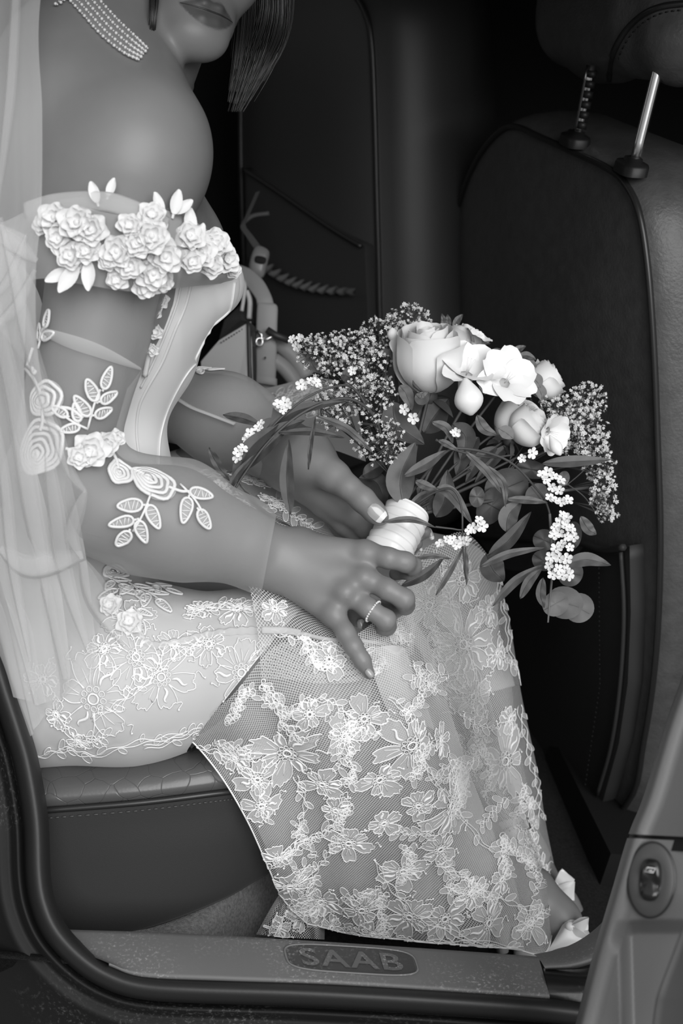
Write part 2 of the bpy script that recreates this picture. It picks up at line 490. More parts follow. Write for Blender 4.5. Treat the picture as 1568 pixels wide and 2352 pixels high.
def sdf_mesh(prims, h, grow=0.0, wob=None):
    """surface nets over a sparse block grid; returns verts, quads"""
    B = 8
    lo = np.min([pbox(p)[0] for p in prims], 0) - 0.02 - grow
    hi = np.max([pbox(p)[1] for p in prims], 0) + 0.02 + grow
    nb = np.ceil((hi - lo) / (h * B)).astype(int)
    idx = np.stack(np.meshgrid(*[np.arange(n) for n in nb], indexing='ij'), -1).reshape(-1, 3)
    ctr = lo + (idx + 0.5) * h * B
    rad = h * B * 0.5 * 1.7321
    D = np.stack([pdist(p, ctr) - (0 if p[6] else grow) for p in prims])
    pos = [i for i, p in enumerate(prims) if not p[6]]
    kmax = max(p[5] for p in prims)
    mn = D[pos].min(0)
    act = (mn < rad + kmax * 0.5 + 0.004) & (mn > -rad - 0.006)
    idx = idx[act]; D = D[:, act]; mn = mn[act]
    n = len(idx)
    loc = np.stack(np.meshgrid(*[np.arange(B + 1)] * 3, indexing='ij'), -1).reshape(-1, 3)
    val = np.full((n, len(loc)), 1.0)
    for i, p in enumerate(prims):
        s = np.where(D[i] < np.maximum(mn, -0.004) + 2 * rad + 1.7 * p[5] + 0.004)[0]
        if not len(s): continue
        X = lo + (idx[s][:, None, :] * B + loc[None]) * h
        d = pdist(p, X); k = p[5]
        v = val[s]
        if p[6]:
            hh = np.clip(0.5 - 0.5 * (v + d) / k, 0, 1)
            v = v + (-d - v) * hh + k * hh * (1 - hh)
        else:
            d = d - grow
            hh = np.clip(0.5 + 0.5 * (v - d) / k, 0, 1)
            v = v + (d - v) * hh - k * hh * (1 - hh)
        val[s] = v
    if wob is not None:
        for c in range(0, n, 2000):
            X = lo + (idx[c:c + 2000][:, None, :] * B + loc[None]) * h
            val[c:c + 2000] += wob(X)
    V = val.reshape(n, B + 1, B + 1, B + 1)
    sg = V < 0
    cs = [(i, j, k) for i in (0, 1) for j in (0, 1) for k in (0, 1)]
    sub = lambda A, c: A[:, c[0]:c[0] + B, c[1]:c[1] + B, c[2]:c[2] + B]
    cnt = sum(sub(sg, c).astype(np.int8) for c in cs)
    w = np.argwhere((cnt > 0) & (cnt < 8))
    if not len(w): return np.zeros((0, 3)), []
    bi, ci = w[:, 0], w[:, 1:]
    cv = np.stack([V[bi, ci[:, 0] + c[0], ci[:, 1] + c[1], ci[:, 2] + c[2]] for c in cs], 1)
    acc = np.zeros((len(w), 3)); num = np.zeros(len(w))
    for a in range(8):
        for b in range(a + 1, 8):
            da = np.array(cs[b]) - np.array(cs[a])
            if np.abs(da).sum() != 1: continue
            va, vb = cv[:, a], cv[:, b]
            cr_ = (va < 0) != (vb < 0)
            t = np.where(cr_, va / (va - vb + 1e-20), 0)
            acc += np.where(cr_[:, None], np.array(cs[a]) + t[:, None] * da, 0); num += cr_
    g = idx[bi] * B + ci
    verts = lo + (g + acc / num[:, None]) * h
    NN = (nb * B + 4).astype(np.int64)
    key = (g[:, 0].astype(np.int64) * NN[1] + g[:, 1]) * NN[2] + g[:, 2]
    o = np.argsort(key); ks = key[o]
    st = (NN[1] * NN[2], NN[2], np.int64(1))
    def look(q):
        p = np.clip(np.searchsorted(ks, q), 0, len(ks) - 1)
        return np.where(ks[p] == q, o[p], -1)
    faces = []
    s0 = cv[:, 0] < 0
    for ax, ci1 in ((0, 4), (1, 2), (2, 1)):
        s1 = cv[:, ci1] < 0
        u, v = st[(ax + 1) % 3], st[(ax + 2) % 3]
        e = np.where(s0 != s1)[0]
        q = np.stack([look(key[e] - u - v), look(key[e] - v), e, look(key[e] - u)], 1)
        fl = s0[e]
        ok = (q >= 0).all(1)
        q = np.where(fl[:, None], q, q[:, ::-1])[ok]
        faces.append(q)
    fa = np.concatenate(faces)
    # one light relaxation
    nv = len(verts)
    for _ in range(2):
        a2 = np.zeros((nv, 3)); c2 = np.zeros(nv)
        for x, y in ((0, 1), (1, 2), (2, 3), (3, 0)):
            np.add.at(a2, fa[:, x], verts[fa[:, y]]); np.add.at(c2, fa[:, x], 1)
            np.add.at(a2, fa[:, y], verts[fa[:, x]]); np.add.at(c2, fa[:, y], 1)
        verts = verts + 0.5 * (a2 / np.maximum(c2, 1)[:, None] - verts)
    return verts, fa

def np_object(name, verts, faces, mats, parent=None, cuts=()):
    """mesh object from arrays; cuts = (point, normal) planes, the normal side is removed"""
    me = bpy.data.meshes.new(name)
    me.from_pydata([tuple(v) for v in verts], [], [tuple(f) for f in np.asarray(faces).tolist()])
    if cuts:
        bm = bmesh.new(); bm.from_mesh(me)
        for p, n in cuts:
            bmesh.ops.bisect_plane(bm, geom=bm.verts[:] + bm.edges[:] + bm.faces[:], dist=1e-6, plane_co=p, plane_no=n, clear_outer=True)
        bm.to_mesh(me); bm.free()
    for m in (mats if isinstance(mats, (list, tuple)) else [mats]): me.materials.append(m)
    me.polygons.foreach_set('use_smooth', [True] * len(me.polygons))
    me.update()
    o = bpy.data.objects.new(name, me); COL.objects.link(o); setp(o, parent)
    return o

def plane3(a, b, c, away):
    """cut plane through three points, removing the side that holds the point away"""
    n = (b - a).cross(c - a).normalized()
    if (away - a).dot(n) < 0: n = -n
    return a, n

def hz(x, y): return 550 + x / 2.613, 950 + y / 2.613      # close-up of the hands -> photograph pixels

# head frame
_u = RT * 0.17 + UP * 0.985; _u /= np.linalg.norm(_u)
_rt = RT * 0.985 - UP * 0.17; _rt /= np.linalg.norm(_rt)
_yaw = math.radians(33)
_fd = -FW * math.cos(_yaw) + _rt * math.sin(_yaw)
_sd = _rt * math.cos(_yaw) + FW * math.sin(_yaw)
HEAD0 = np.array(P(458, 112, 1.42)) + _u * 0.118 - _fd * 0.078
HAX = np.stack([_sd, _u, _fd])
def hd(x, y, z): return HEAD0 + _sd * x + _u * y + _fd * z

HEAD = [
    ell(hd(0, 0.035, -0.012), (0.072, 0.085, 0.09), HAX, 0.02),
    cone(hd(0, -0.01, 0.03), hd(0, -0.075, 0.045), 0.055, 0.036, 0.02),
    cone(hd(-0.052, -0.05, 0.0), hd(-0.012, -0.098, 0.068), 0.020, 0.017, 0.025),
    cone(hd(0.052, -0.05, 0.0), hd(0.012, -0.098, 0.068), 0.020, 0.017, 0.025),
    ell(hd(0, -0.107, 0.073), (0.024, 0.018, 0.017), HAX, 0.02),
    ell(hd(-0.037, -0.03, 0.052), (0.028, 0.032, 0.028), HAX, 0.02),
    ell(hd(0.037, -0.03, 0.052), (0.028, 0.032, 0.028), HAX, 0.02),
    cone(hd(0, 0.03, 0.083), hd(0, -0.02, 0.1), 0.008, 0.011, 0.012),
    ell(hd(-0.012, -0.023, 0.092), (0.008, 0.008, 0.008), HAX, 0.008),
    ell(hd(0.012, -0.023, 0.092), (0.008, 0.008, 0.008), HAX, 0.008),
    cone(hd(-0.04, 0.04, 0.066), hd(-0.008, 0.036, 0.08), 0.008, 0.008, 0.014),
    cone(hd(0.04, 0.04, 0.066), hd(0.008, 0.036, 0.08), 0.008, 0.008, 0.014),
    ell(hd(-0.031, 0.018, 0.064), (0.014, 0.011, 0.012), HAX, 0.006),
    ell(hd(0.031, 0.018, 0.064), (0.014, 0.011, 0.012), HAX, 0.006),
    cone(hd(-0.073, 0.015, -0.005), hd(-0.07, -0.025, 0.0), 0.014, 0.008, 0.006),
    cone(hd(0.073, 0.015, -0.005), hd(0.07, -0.025, 0.0), 0.014, 0.008, 0.006),
    # muzzle and lips
    ell(hd(0, -0.078, 0.064), (0.034, 0.024, 0.022), HAX, 0.014),
]
MY = -0.0835      # height of the mouth line on the head
LIPS = [
    cone(hd(-0.031, MY + .0022, 0.0705), hd(-0.008, MY + .0066, 0.0880), 0.0026, 0.0058, 0.003),
    cone(hd(0.031, MY + .0022, 0.0705), hd(0.008, MY + .0066, 0.0880), 0.0026, 0.0058, 0.003),
    cone(hd(-0.008, MY + .0060, 0.0880), hd(0.008, MY + .0060, 0.0880), 0.0056, 0.0056, 0.003),
    cone(hd(-0.029, MY - .0004, 0.0715), hd(-0.007, MY - .0080, 0.0862), 0.0030, 0.0076, 0.0022),
    cone(hd(0.029, MY - .0004, 0.0715), hd(0.007, MY - .0080, 0.0862), 0.0030, 0.0076, 0.0022),
    cone(hd(-0.007, MY - .0084, 0.0862), hd(0.007, MY - .0084, 0.0862), 0.0076, 0.0076, 0.0022),
    cone(hd(-0.030, MY + .0008, 0.0735), hd(0.0, MY - .0008, 0.0940), 0.0007, 0.0009, 0.0012, True),
    cone(hd(0.030, MY + .0008, 0.0735), hd(0.0, MY - .0008, 0.0940), 0.0007, 0.0009, 0.0012, True),
]
TRUNK = [
    cone(P(60, 1440, 1.52), P(110, 1340, 1.70), 0.098, 0.098, 0.03),          # hips
    cone(P(215, 1090, 1.50), P(200, 1060, 1.62), 0.078, 0.074, 0.05),          # waist
    cone(P(262, 780, 1.48), P(262, 750, 1.63), 0.085, 0.085, 0.05),            # ribs
    cone(P(240, 560, 1.47), P(260, 530, 1.64), 0.092, 0.09, 0.05),             # chest
    cone(P(170, 230, 1.435), P(140, 560, 1.48), 0.075, 0.095, 0.06),
    cone(P(150, 290, 1.388), P(190, 440, 1.372), 0.066, 0.062, 0.06),
    cone(P(180, 330, 1.40), P(262, 330, 1.378), 0.062, 0.058, 0.06),            # back
    cone(P(320, 450, 1.45), P(330, 410, 1.58), 0.056, 0.056, 0.04),            # collar
]
BUST = [
    cone(P(350, 690, 1.44), P(462, 655, 1.46), 0.06, 0.035, 0.03),
    cone(P(360, 690, 1.56), P(478, 650, 1.57), 0.06, 0.035, 0.03),
    cone(P(340, 600, 1.45), P(420, 560, 1.52), 0.05, 0.045, 0.03),
]
NECK = [
    cone(P(320, 200, 1.50), P(430, -80, 1.50), 0.050, 0.048, 0.03),
    cone(P(335, 330, 1.37), P(265, 120, 1.45), 0.052, 0.050, 0.06),           # slope of the shoulder
    cone(P(180, 150, 1.46), P(290, -20, 1.48), 0.068, 0.055, 0.06),
    cone(P(360, 150, 1.50), P(420, 190, 1.56), 0.010, 0.010, 0.02),            # collar bone
    cone(P(330, 245, 1.60), P(340, 360, 1.66), 0.05, 0.05, 0.04),
]
ARM_N = [
    ell(P(322, 338, 1.34), (0.049, 0.049, 0.052), None, 0.05),
    cone(P(295, 420, 1.34), P(138, 1080, 1.365), 0.051, 0.040, 0.05),
    cone(P(150, 1140, 1.368), P(400, 1196, 1.40), 0.044, 0.0465, 0.03),
    cone(P(400, 1196, 1.40), P(545, 1245, 1.418), 0.0465, 0.034, 0.03),
    cone(P(520, 1230, 1.415), P(640, 1262, 1.425), 0.030, 0.021, 0.02),
    cone(P(520, 1262, 1.418), P(632, 1310, 1.43), 0.030, 0.021, 0.02),
]
ARM_F = [
    cone(P(345, 360, 1.66), P(340, 860, 1.71), 0.046, 0.042, 0.03),
    cone(P(350, 905, 1.70), P(520, 965, 1.645), 0.043, 0.044, 0.03),
    cone(P(520, 965, 1.645), P(655, 1035, 1.58), 0.043, 0.030, 0.03),
]
def fing(pts, k=0.006):
    """finger as a chain of tapered segments; pts = (x, y, depth, radius)"""
    out = []
    for a, b in zip(pts[:-1], pts[1:]):
        out.append(cone(P(*a[:3]), P(*b[:3]), a[3], b[3], k))
    return out
MCP = [(840, 1270, 1.418), (838, 1328, 1.406), (795, 1362, 1.402), (766, 1410, 1.405)]
HAND_N = []
for (x, y, d), rr in zip(MCP, (0.0125, 0.0125, 0.012, 0.0115)):
    t = (y - 1270) / 150
    HAND_N.append(cone(P(648, 1262 + 52 * t, 1.428), P(x - 6, y, d + 0.004), 0.020, rr, 0.012))
for (x, y, d) in MCP:                                                           # knuckles
    HAND_N.append(ell(P(x - 2, y, d - 0.006), (0.0085, 0.0085, 0.0085), None, 0.012))
HAND_N += [cone(P(690, 1255, 1.445), P(790, 1300, 1.45), 0.02, 0.016, 0.015)]
HAND_N += fing([(840, 1268, 1.418, .0115), (892, 1282, 1.406, .0100), (930, 1291, 1.412, .0097), (947, 1300, 1.428, .0088), (938, 1312, 1.447, .0078), (908, 1318, 1.462, .0070)])
HAND_N += fing([(838, 1328, 1.410, .0112), (890, 1354, 1.398, .0099), (928, 1376, 1.398, .0098), (930, 1390, 1.415, .0090), (908, 1398, 1.437, .0082), (880, 1392, 1.452, .0072)])
HAND_N += fing([(795, 1362, 1.410, .0108), (845, 1397, 1.397, .0094), (886, 1424, 1.397, .0094), (888, 1438, 1.412, .0088), (866, 1446, 1.432, .0080), (842, 1440, 1.447, .0070)])
HAND_N += fing([(766, 1410, 1.405, .0108), (794, 1454, 1.390, .0088), (811, 1484, 1.384, .0086), (832, 1517, 1.385, .0077), (848, 1548, 1.388, .0058)])
HAND_N += fing([(680, 1290, 1.455, .016), (760, 1340, 1.482, .012), (805, 1396, 1.475, .0095), (826, 1437, 1.452, .0068)])
HAND_F = [
    cone(P(640, 1030, 1.585), P(705, 1050, 1.545), 0.031, 0.027, 0.02),
    cone(P(690, 1065, 1.56), P(785, 1155, 1.565), 0.030, 0.022, 0.018),
    cone(P(650, 1080, 1.585), P(745, 1140, 1.58), 0.022, 0.020, 0.015),
    cone(P(700, 1045, 1.54), P(768, 1095, 1.515), 0.026, 0.0165, 0.018),
]
HAND_F += fing([(768, 1095, 1.515, .0162), (800, 1120, 1.503, .0122), (833, 1148, 1.497, .0124), (860, 1176, 1.492, .0108), (876, 1190, 1.494, .0078)], 0.008)
HAND_F += fing([(775, 1150, 1.562, .0150), (812, 1186, 1.562, .0118), (838, 1215, 1.567, .0100), (895, 1236, 1.60, .0090), (950, 1234, 1.605, .0085), (976, 1222, 1.59, .0072)])
HAND_F += fing([(745, 1160, 1.572, .0140), (790, 1205, 1.575, .0105), (825, 1240, 1.582, .0096), (890, 1265, 1.60, .0085), (938, 1262, 1.60, .0080), (957, 1250, 1.585, .0068)])
HAND_F += fing([(735, 1150, 1.585, .0130), (785, 1215, 1.592, .0098), (830, 1262, 1.60, .0085), (900, 1290, 1.61, .0075)])
LEG_N = [
    cone(P(60, 1560, 1.51), P(300, 1545, 1.485), 0.088, 0.082, 0.03),
    cone(P(300, 1545, 1.485), P(600, 1520, 1.478), 0.082, 0.062, 0.03),
    cone(P(600, 1520, 1.478), P(850, 1535, 1.482), 0.062, 0.050, 0.03),
    cone(P(860, 1550, 1.486), P(960, 1770, 1.575), 0.048, 0.047, 0.03),
    cone(P(960, 1770, 1.575), P(1185, 2060, 1.695), 0.046, 0.028, 0.03),
    cone(P(1185, 2070, 1.695), P(1215, 2165, 1.70), 0.027, 0.023, 0.02),
    cone(P(1225, 2040, 1.70), P(1285, 2110, 1.69), 0.026, 0.021, 0.02),
    cone(P(1285, 2110, 1.69), P(1300, 2160, 1.69), 0.020, 0.018, 0.02),
    cone(P(1300, 2150, 1.69), P(1350, 2185, 1.70), 0.019, 0.012, 0.02),
]
LEG_F = [
    cone(P(120, 1330, 1.70), P(450, 1200, 1.71), 0.086, 0.080, 0.03),
    cone(P(450, 1200, 1.71), P(1020, 1345, 1.77), 0.078, 0.053, 0.03),
    cone(P(1035, 1350, 1.775), P(1083, 1590, 1.80), 0.048, 0.043, 0.03),
    cone(P(1083, 1590, 1.80), P(1195, 1950, 1.815), 0.044, 0.026, 0.03),
    cone(P(1195, 1955, 1.815), P(1235, 2060, 1.81), 0.027, 0.023, 0.02),
    cone(P(1215, 1990, 1.81), P(1285, 2075, 1.815), 0.026, 0.018, 0.02),
    cone(P(1290, 2075, 1.81), P(1330, 2110, 1.82), 0.018, 0.011, 0.02),
]
# ------------------------------------------------------------------ the car: shell
def box_mb(mb, lo, hi, mi=0):
    x0, y0, z0 = lo; x1, y1, z1 = hi
    mb.add([(x0, y0, z0), (x1, y0, z0), (x1, y1, z0), (x0, y1, z0), (x0, y0, z1), (x1, y0, z1), (x1, y1, z1), (x0, y1, z1)],
           [(3, 2, 1, 0), (4, 5, 6, 7), (0, 1, 5, 4), (1, 2, 6, 5), (2, 3, 7, 6), (3, 0, 4, 7)], mi)

mb = MB(); box_mb(mb, (-6, -6, -0.38), (7, 0.98, -0.33))
structure(mb.build('ground', M['asphalt'], smooth=False), 'grey asphalt the car stands on')
mb = MB(); mb.grid([[(x, y, 0.03 + (0.10 if y < 1.12 else 0) + 0.008 * math.sin(x * 9 + y * 7)) for x in np.linspace(-0.9, 2.2, 32)] for y in (1.10, 1.11, 1.13, 1.3, 1.5, 1.8, 2.2, 2.75)])
structure(mb.build('floor', M['carpet']), 'dark carpeted car floor behind the sill')
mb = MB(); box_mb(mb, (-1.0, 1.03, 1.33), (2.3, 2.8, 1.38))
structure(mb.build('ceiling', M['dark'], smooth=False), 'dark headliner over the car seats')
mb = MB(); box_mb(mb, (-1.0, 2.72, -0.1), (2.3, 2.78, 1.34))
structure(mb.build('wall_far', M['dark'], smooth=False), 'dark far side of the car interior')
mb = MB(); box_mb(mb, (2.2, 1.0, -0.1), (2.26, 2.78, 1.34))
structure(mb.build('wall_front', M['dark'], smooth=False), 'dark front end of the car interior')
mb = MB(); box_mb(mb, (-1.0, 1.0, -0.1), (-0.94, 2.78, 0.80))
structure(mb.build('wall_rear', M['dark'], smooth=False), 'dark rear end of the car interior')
mb = MB(); box_mb(mb, (0.98, 1.03, -0.15), (2.26, 1.09, 0.70)); box_mb(mb, (0.98, 1.03, 0.70), (1.08, 1.09, 1.34))  # out-of-view door and pillar boxes, added to block light beside the opening
structure(mb.build('wall_near_blocker', M['dark'], smooth=False), 'unseen dark front door and pillar of the car, added to block light')

# sill plate -------------------------------------------------------
SILL_T = [(40, 2128, 1.405), (160, 2135, 1.405), (400, 2143, 1.41), (700, 2160, 1.415), (1000, 2180, 1.42), (1236, 2197, 1.425)]
SILL_B = [(250, 2212, 1.362), (330, 2238, 1.362), (520, 2247, 1.362), (750, 2255, 1.366), (1000, 2270, 1.371), (1262, 2288, 1.376)]
mid = lambda a, b, t, dd=0: [(x0 + (x1 - x0) * t, y0 + (y1 - y0) * t, d0 + (d1 - d0) * t + dd) for (x0, y0, d0), (x1, y1, d1) in zip(a, b)]
rows = [[(x, y + 4, d + 0.03) for x, y, d in SILL_T], SILL_T, mid(SILL_T, SILL_B, .08, -.002), mid(SILL_T, SILL_B, .5, -.001), mid(SILL_T, SILL_B, .93, -.001), SILL_B, [(x, y + 6, d + 0.002) for x, y, d in SILL_B], [(x, y + 10, d + 0.02) for x, y, d in SILL_B]]
a = np.asarray(rows, float)
g = np.swapaxes(cr(np.swapaxes(a, 0, 1), 70), 0, 1)
mb = MB(); mb.grid(PA(g))
plate = mb.build('sill_plate', M['sill'])
tag(plate, 'dusty grey plastic scuff plate along the door sill with worn badge', 'sill plate')
splate = Surf(plate)
M['lettering'] = dusty('badge_lettering', 0.10, 0.5, 1.0, rough=0.5, scale=60)
# worn oval badge with raised letters
cx, cy = 806, 2206
def badge_pt(u, v): return cx + u + v * 0.30, cy + u * 0.062 + v
ring = []
for i in range(64):
    t = 2 * math.pi * i / 64
    q = 4.0
    ring.append(badge_pt(150 * math.copysign(abs(math.cos(t)) ** (2 / q), math.cos(t)), 31 * math.copysign(abs(math.sin(t)) ** (2 / q), math.sin(t))))
rw = splate.path(ring, 0.0012)
mb = MB(); mb.tube(rw, 0.0011, 5, closed=True, flat=0.6); mb.build('badge_rim', M['badge_rim'], plate, label='pale worn rim of the badge')
mb = MB(); mb.disc_fill(splate.path([(cx + (x - cx) * .97, cy + (y - cy) * .97) for x, y in ring], 0.0006), splate.path([(cx, cy)], 0.0006)[0])
mb.build('badge_field', M['badge'], plate, label='dark worn field of the badge')
fc = bpy.data.curves.new('lettering', 'FONT'); fc.body = 'SAAB'; fc.size = 1.0; fc.extrude = 0.0; fc.offset = 0.018; fc.space_character = 1.12
fo = bpy.data.objects.new('lettering', fc); COL.objects.link(fo)
dg = bpy.context.evaluated_depsgraph_get(); dg.update()
tm = bpy.data.meshes.new_from_object(fo.evaluated_get(dg))
COL.objects.unlink(fo); bpy.data.objects.remove(fo)
tv = np.array([v.co for v in tm.vertices]); x0, x1 = tv[:, 0].min(), tv[:, 0].max(); y0, y1 = tv[:, 1].min(), tv[:, 1].max()
lv = []
for x, y, z in tv:
    px, py = badge_pt(((x - x0) / (x1 - x0) - 0.5) * 232, (0.5 - (y - y0) / (y1 - y0)) * 40)
    l, n = splate.ray(px, py); lv.append(l + n * 0.0016)
mb = MB(); mb.add(lv, [tuple(p.vertices) for p in tm.polygons]); mb.build('lettering', M['lettering'], plate, smooth=False, label='worn pale capital letters SAAB on the badge')

# weather seal and painted frame, swept along the opening ------------
PATH = [(-70, 1250), (-22, 1400), (25, 1560), (60, 1668), (84, 1752), (105, 1880), (111, 2010), (123, 2075), (149, 2130), (199, 2183), (255, 2220), (326, 2243), (450, 2252), (700, 2260), (1000, 2277), (1262, 2296), (1420, 2318), (1600, 2345)]
PD = [1.42, 1.41, 1.40, 1.395, 1.39, 1.385, 1.38, 1.376, 1.372, 1.368, 1.366, 1.364, 1.362, 1.364, 1.368, 1.373, 1.38, 1.39]
pp = cr([(x, y, d) for (x, y), d in zip(PATH, PD)], 150)
tg = np.gradient(pp[:, :2], axis=0); tg /= np.linalg.norm(tg, axis=1, keepdims=True)
nr = np.stack([-tg[:, 1], tg[:, 0]], 1)        # outward: left, then down
def sweep(prof):
    out = []
    for o, dd in prof:
        out.append(np.concatenate([pp[:, :2] + nr * o, (pp[:, 2] + dd)[:, None]], 1))
    return PA(np.stack(out, 1))
mb = MB(); mb.grid(sweep([(-6, 0.022), (-3, 0.012), (0, 0.002), (6, -0.006), (14, -0.011), (24, -0.013), (34, -0.011), (44, -0.006), (50, 0.002), (53, 0.012)]))
seal = mb.build('weather_seal', M['rubber'])
tag(seal, 'black rubber weather seal curving round the lower corner of the door opening', 'door seal')
mb = MB(); mb.grid(sweep([(46, 0.02), (54, 0.012), (60, 0.002), (66, -0.004), (72, -0.003), (80, 0.006), (92, 0.008), (104, 0.000), (120, 0.004), (150, 0.012), (230, 0.02), (420, 0.05)]))
frame = mb.build('trim_1', M['paint']); structure(frame, 'black dirty painted body edge outside the door seal')

# lower pillar trim by the front of the opening
mb = MB()
rows = [[(1225, 2192, 1.44), (1290, 2178, 1.45), (1345, 2150, 1.455), (1395, 2105, 1.46), (1440, 2040, 1.465), (1500, 1900, 1.47)],
        [(1236, 2200, 1.425), (1300, 2190, 1.43), (1362, 2163, 1.435), (1412, 2120, 1.44), (1460, 2056, 1.445), (1530, 1900, 1.45)],
        [(1250, 2222, 1.41), (1318, 2215, 1.41), (1385, 2192, 1.415), (1440, 2160, 1.42), (1500, 2100, 1.425), (1580, 1960, 1.43)],
        [(1252, 2228, 1.425), (1322, 2224, 1.425), (1392, 2200, 1.43), (1450, 2170, 1.435), (1510, 2115, 1.44), (1590, 1980, 1.445)]]
mb.grid(PA(cr_grid(rows, 14, 40)))
structure(mb.build('trim_2', M['sill']), 'dusty grey trim sweeping up at the front end of the sill')
mb = MB()
rows = [[(1248, 2224, 1.432), (1330, 2226, 1.43), (1420, 2210, 1.43), (1560, 2180, 1.43)],
        [(1250, 2236, 1.40), (1330, 2240, 1.40), (1420, 2235, 1.40), (1560, 2215, 1.40)],
        [(1258, 2272, 1.385), (1330, 2268, 1.385), (1420, 2262, 1.385), (1560, 2250, 1.385)],
        [(1262, 2300, 1.384), (1330, 2302, 1.382), (1420, 2305, 1.38), (1560, 2300, 1.38)]]
mb.grid(PA(cr_grid(rows, 12, 30)))
structure(mb.build('trim_3', M['flange']), 'black dusty painted step beside the scuff plate')

# ------------------------------------------------------------------ seats
def shell(mb, outline, n, bulge, sides, mi=0, steps=(0, .25, .5, .7, .85, .94, 1.0), mi_side=None, power=4):
    """padded panel: outline (N,3) ring, n = normal to the viewer, sides = (outward, along n) rings behind the edge"""
    o = np.asarray(outline); c = o.mean(0); nn = np.asarray(n)
    N_ = len(o)
    tg = np.roll(o, -1, 0) - np.roll(o, 1, 0)
    out = np.cross(tg, nn); out /= np.linalg.norm(out, axis=1, keepdims=True)
    if ((o - c) * out).sum() < 0: out = -out
    rings = []
    for s in steps[1:]:
        rings.append(c + (o - c) * s + nn * bulge * (1 - s ** power))
    vs = [c + nn * bulge]
    for r in rings: vs += list(r)
    k = len(rings)
    fs = [(0, 1 + i, 1 + (i + 1) % N_) for i in range(N_)]
    for j in range(k - 1):
        a, b = 1 + j * N_, 1 + (j + 1) * N_
        fs += [(a + i, b + i, b + (i + 1) % N_, a + (i + 1) % N_) for i in range(N_)]
    mb.add(vs, fs, mi)
    rr = [o] + [o + out * a + nn * b for a, b in sides]
    mb.grid(np.stack(rr), mi if mi_side is None else mi_side, close_u=True)
    mb.disc_fill(rr[-1], rr[-1].mean(0), mi if mi_side is None else mi_side)
    return o

class Plane:
    def __init__(s, A, B, C_):
        s.o = np.array(A); n = np.cross(np.array(B) - s.o, np.array(C_) - s.o); n /= np.linalg.norm(n)
        s.n = n if n @ (CAM - s.o) > 0 else -n
    def at(s, x, y, lift=0.0):
        d = FW + RT * ((x - 784) / F) - UP * ((y - 1176) / F)
        t = ((s.o - CAM) @ s.n) / (d @ s.n)
        return CAM + d * t + s.n * lift

# near front seat
PN = Plane(P(1450, 400, 1.62), P(1170, 295, 1.95), P(1440, 1800, 1.94))
OUT = [(1100, 1930), (1048, 1500), (1036, 1150), (1032, 800), (1040, 580), (1062, 455), (1100, 364), (1146, 306), (1185, 290), (1250, 317), (1330, 353), (1400, 386), (1442, 424), (1472, 490), (1492, 620), (1505, 800), (1513, 1000), (1520, 1250), (1510, 1500), (1482, 1700), (1440, 1850), (1290, 1960)]
ol = np.array([PN.at(x, y) for x, y in OUT]); ol = cr(ol, 110, closed=True)
seat = empty('seat_unit', P(1400, 1900, 2.0))
tag(seat, 'black leather front seat with chrome headrest posts behind the bouquet', 'car seat')
mb = MB(); shell(mb, ol, PN.n, 0.034, [(0.003, -0.004), (0.008, -0.012), (0.013, -0.035), (0.014, -0.07), (0.006, -0.115), (-0.02, -0.14)], power=2.4)
mb.build('backrest', M['leather'], seat)
mb = MB(); mb.tube(ol + PN.n * 0.0025, 0.0042, 7, closed=True); mb.build('piping', M['piping'], seat, label='glossy piping round the seat back')
# map pocket on the back of the seat
pk = [(1046, 1215), (1180, 1225), (1310, 1235), (1388, 1238), (1440, 1252), (1490, 1246), (1492, 1400), (1484, 1560), (1462, 1700), (1424, 1830), (1290, 1925), (1110, 1905), (1062, 1500)]
pw = np.array([PN.at(x, y, 0.026) for x, y in pk])
po = np.repeat(pw, 4, 0); po = np.concatenate([cr(np.stack([pw[i], pw[(i + 1) % len(pw)]]), 6)[:-1] for i in range(len(pw))])
mb = MB(); shell(mb, po, PN.n, 0.012, [(0.001, -0.004), (0.0, -0.02)], power=2)
pocket = mb.build('map_pocket', M['vinyl'], seat)
mb = MB()
top = [PN.at(x, y, 0.034) for x, y in cr(pk[:6], 40)]
mb.tube(top, 0.0045, 6)
mb.tube([PN.at(x, y, 0.031) for x, y in cr([(1478, 1258), (1484, 1400), (1474, 1560), (1452, 1700), (1418, 1815)], 30)], 0.003, 5)
mb.build('pocket_hem', M['vinyl'], pocket)
mb = MB(); rr = np.random.default_rng(3)
for y in range(1270, 1800, 11):
    x = 1436 - max(0, (y - 1560)) * .16
    mb.tube([PN.at(x, y, 0.037), PN.at(x, y + 6, 0.037)], 0.0007, 4)
mb.build('stitching', M['plastic'], pocket, kind='stuff')
# headrest
hb = np.array([0, 0, 1.0]) - PN.n * PN.n[2]; hb /= np.linalg.norm(hb)
HR = [cone(P(1500, 78, 1.66), P(1330, 58, 1.88), 0.052, 0.056, 0.04), cone(P(1540, -110, 1.66), P(1370, -110, 1.88), 0.06, 0.06, 0.04),
      cone(P(1520, -20, 1.66), P(1350, -30, 1.88), 0.056, 0.058, 0.04), cone(P(1412, 120, 1.76), P(1380, 128, 1.84), 0.032, 0.032, 0.03), cone(P(1570, 95, 1.60), P(1580, -60, 1.60), 0.05, 0.05, 0.03)]
v, f = sdf_mesh(HR, 0.006)
hrest = np_object('headrest', v, f, M['leather'], seat)
sh = Surf(hrest)
mb = MB()
l = sh.path([(1398, 186), (1404, 140), (1420, 100), (1446, 62), (1482, 32), (1522, 16), (1566, 10), (1610, 8)], 0.0015, 50)
mb.tube(l, 0.0038, 7)
l2 = sh.path([(1411, 180), (1418, 142), (1434, 104), (1458, 70), (1490, 44), (1527, 29), (1566, 24), (1610, 22)], 0.001, 40)
mb.build('piping', M['piping'], hrest)
mb = MB()
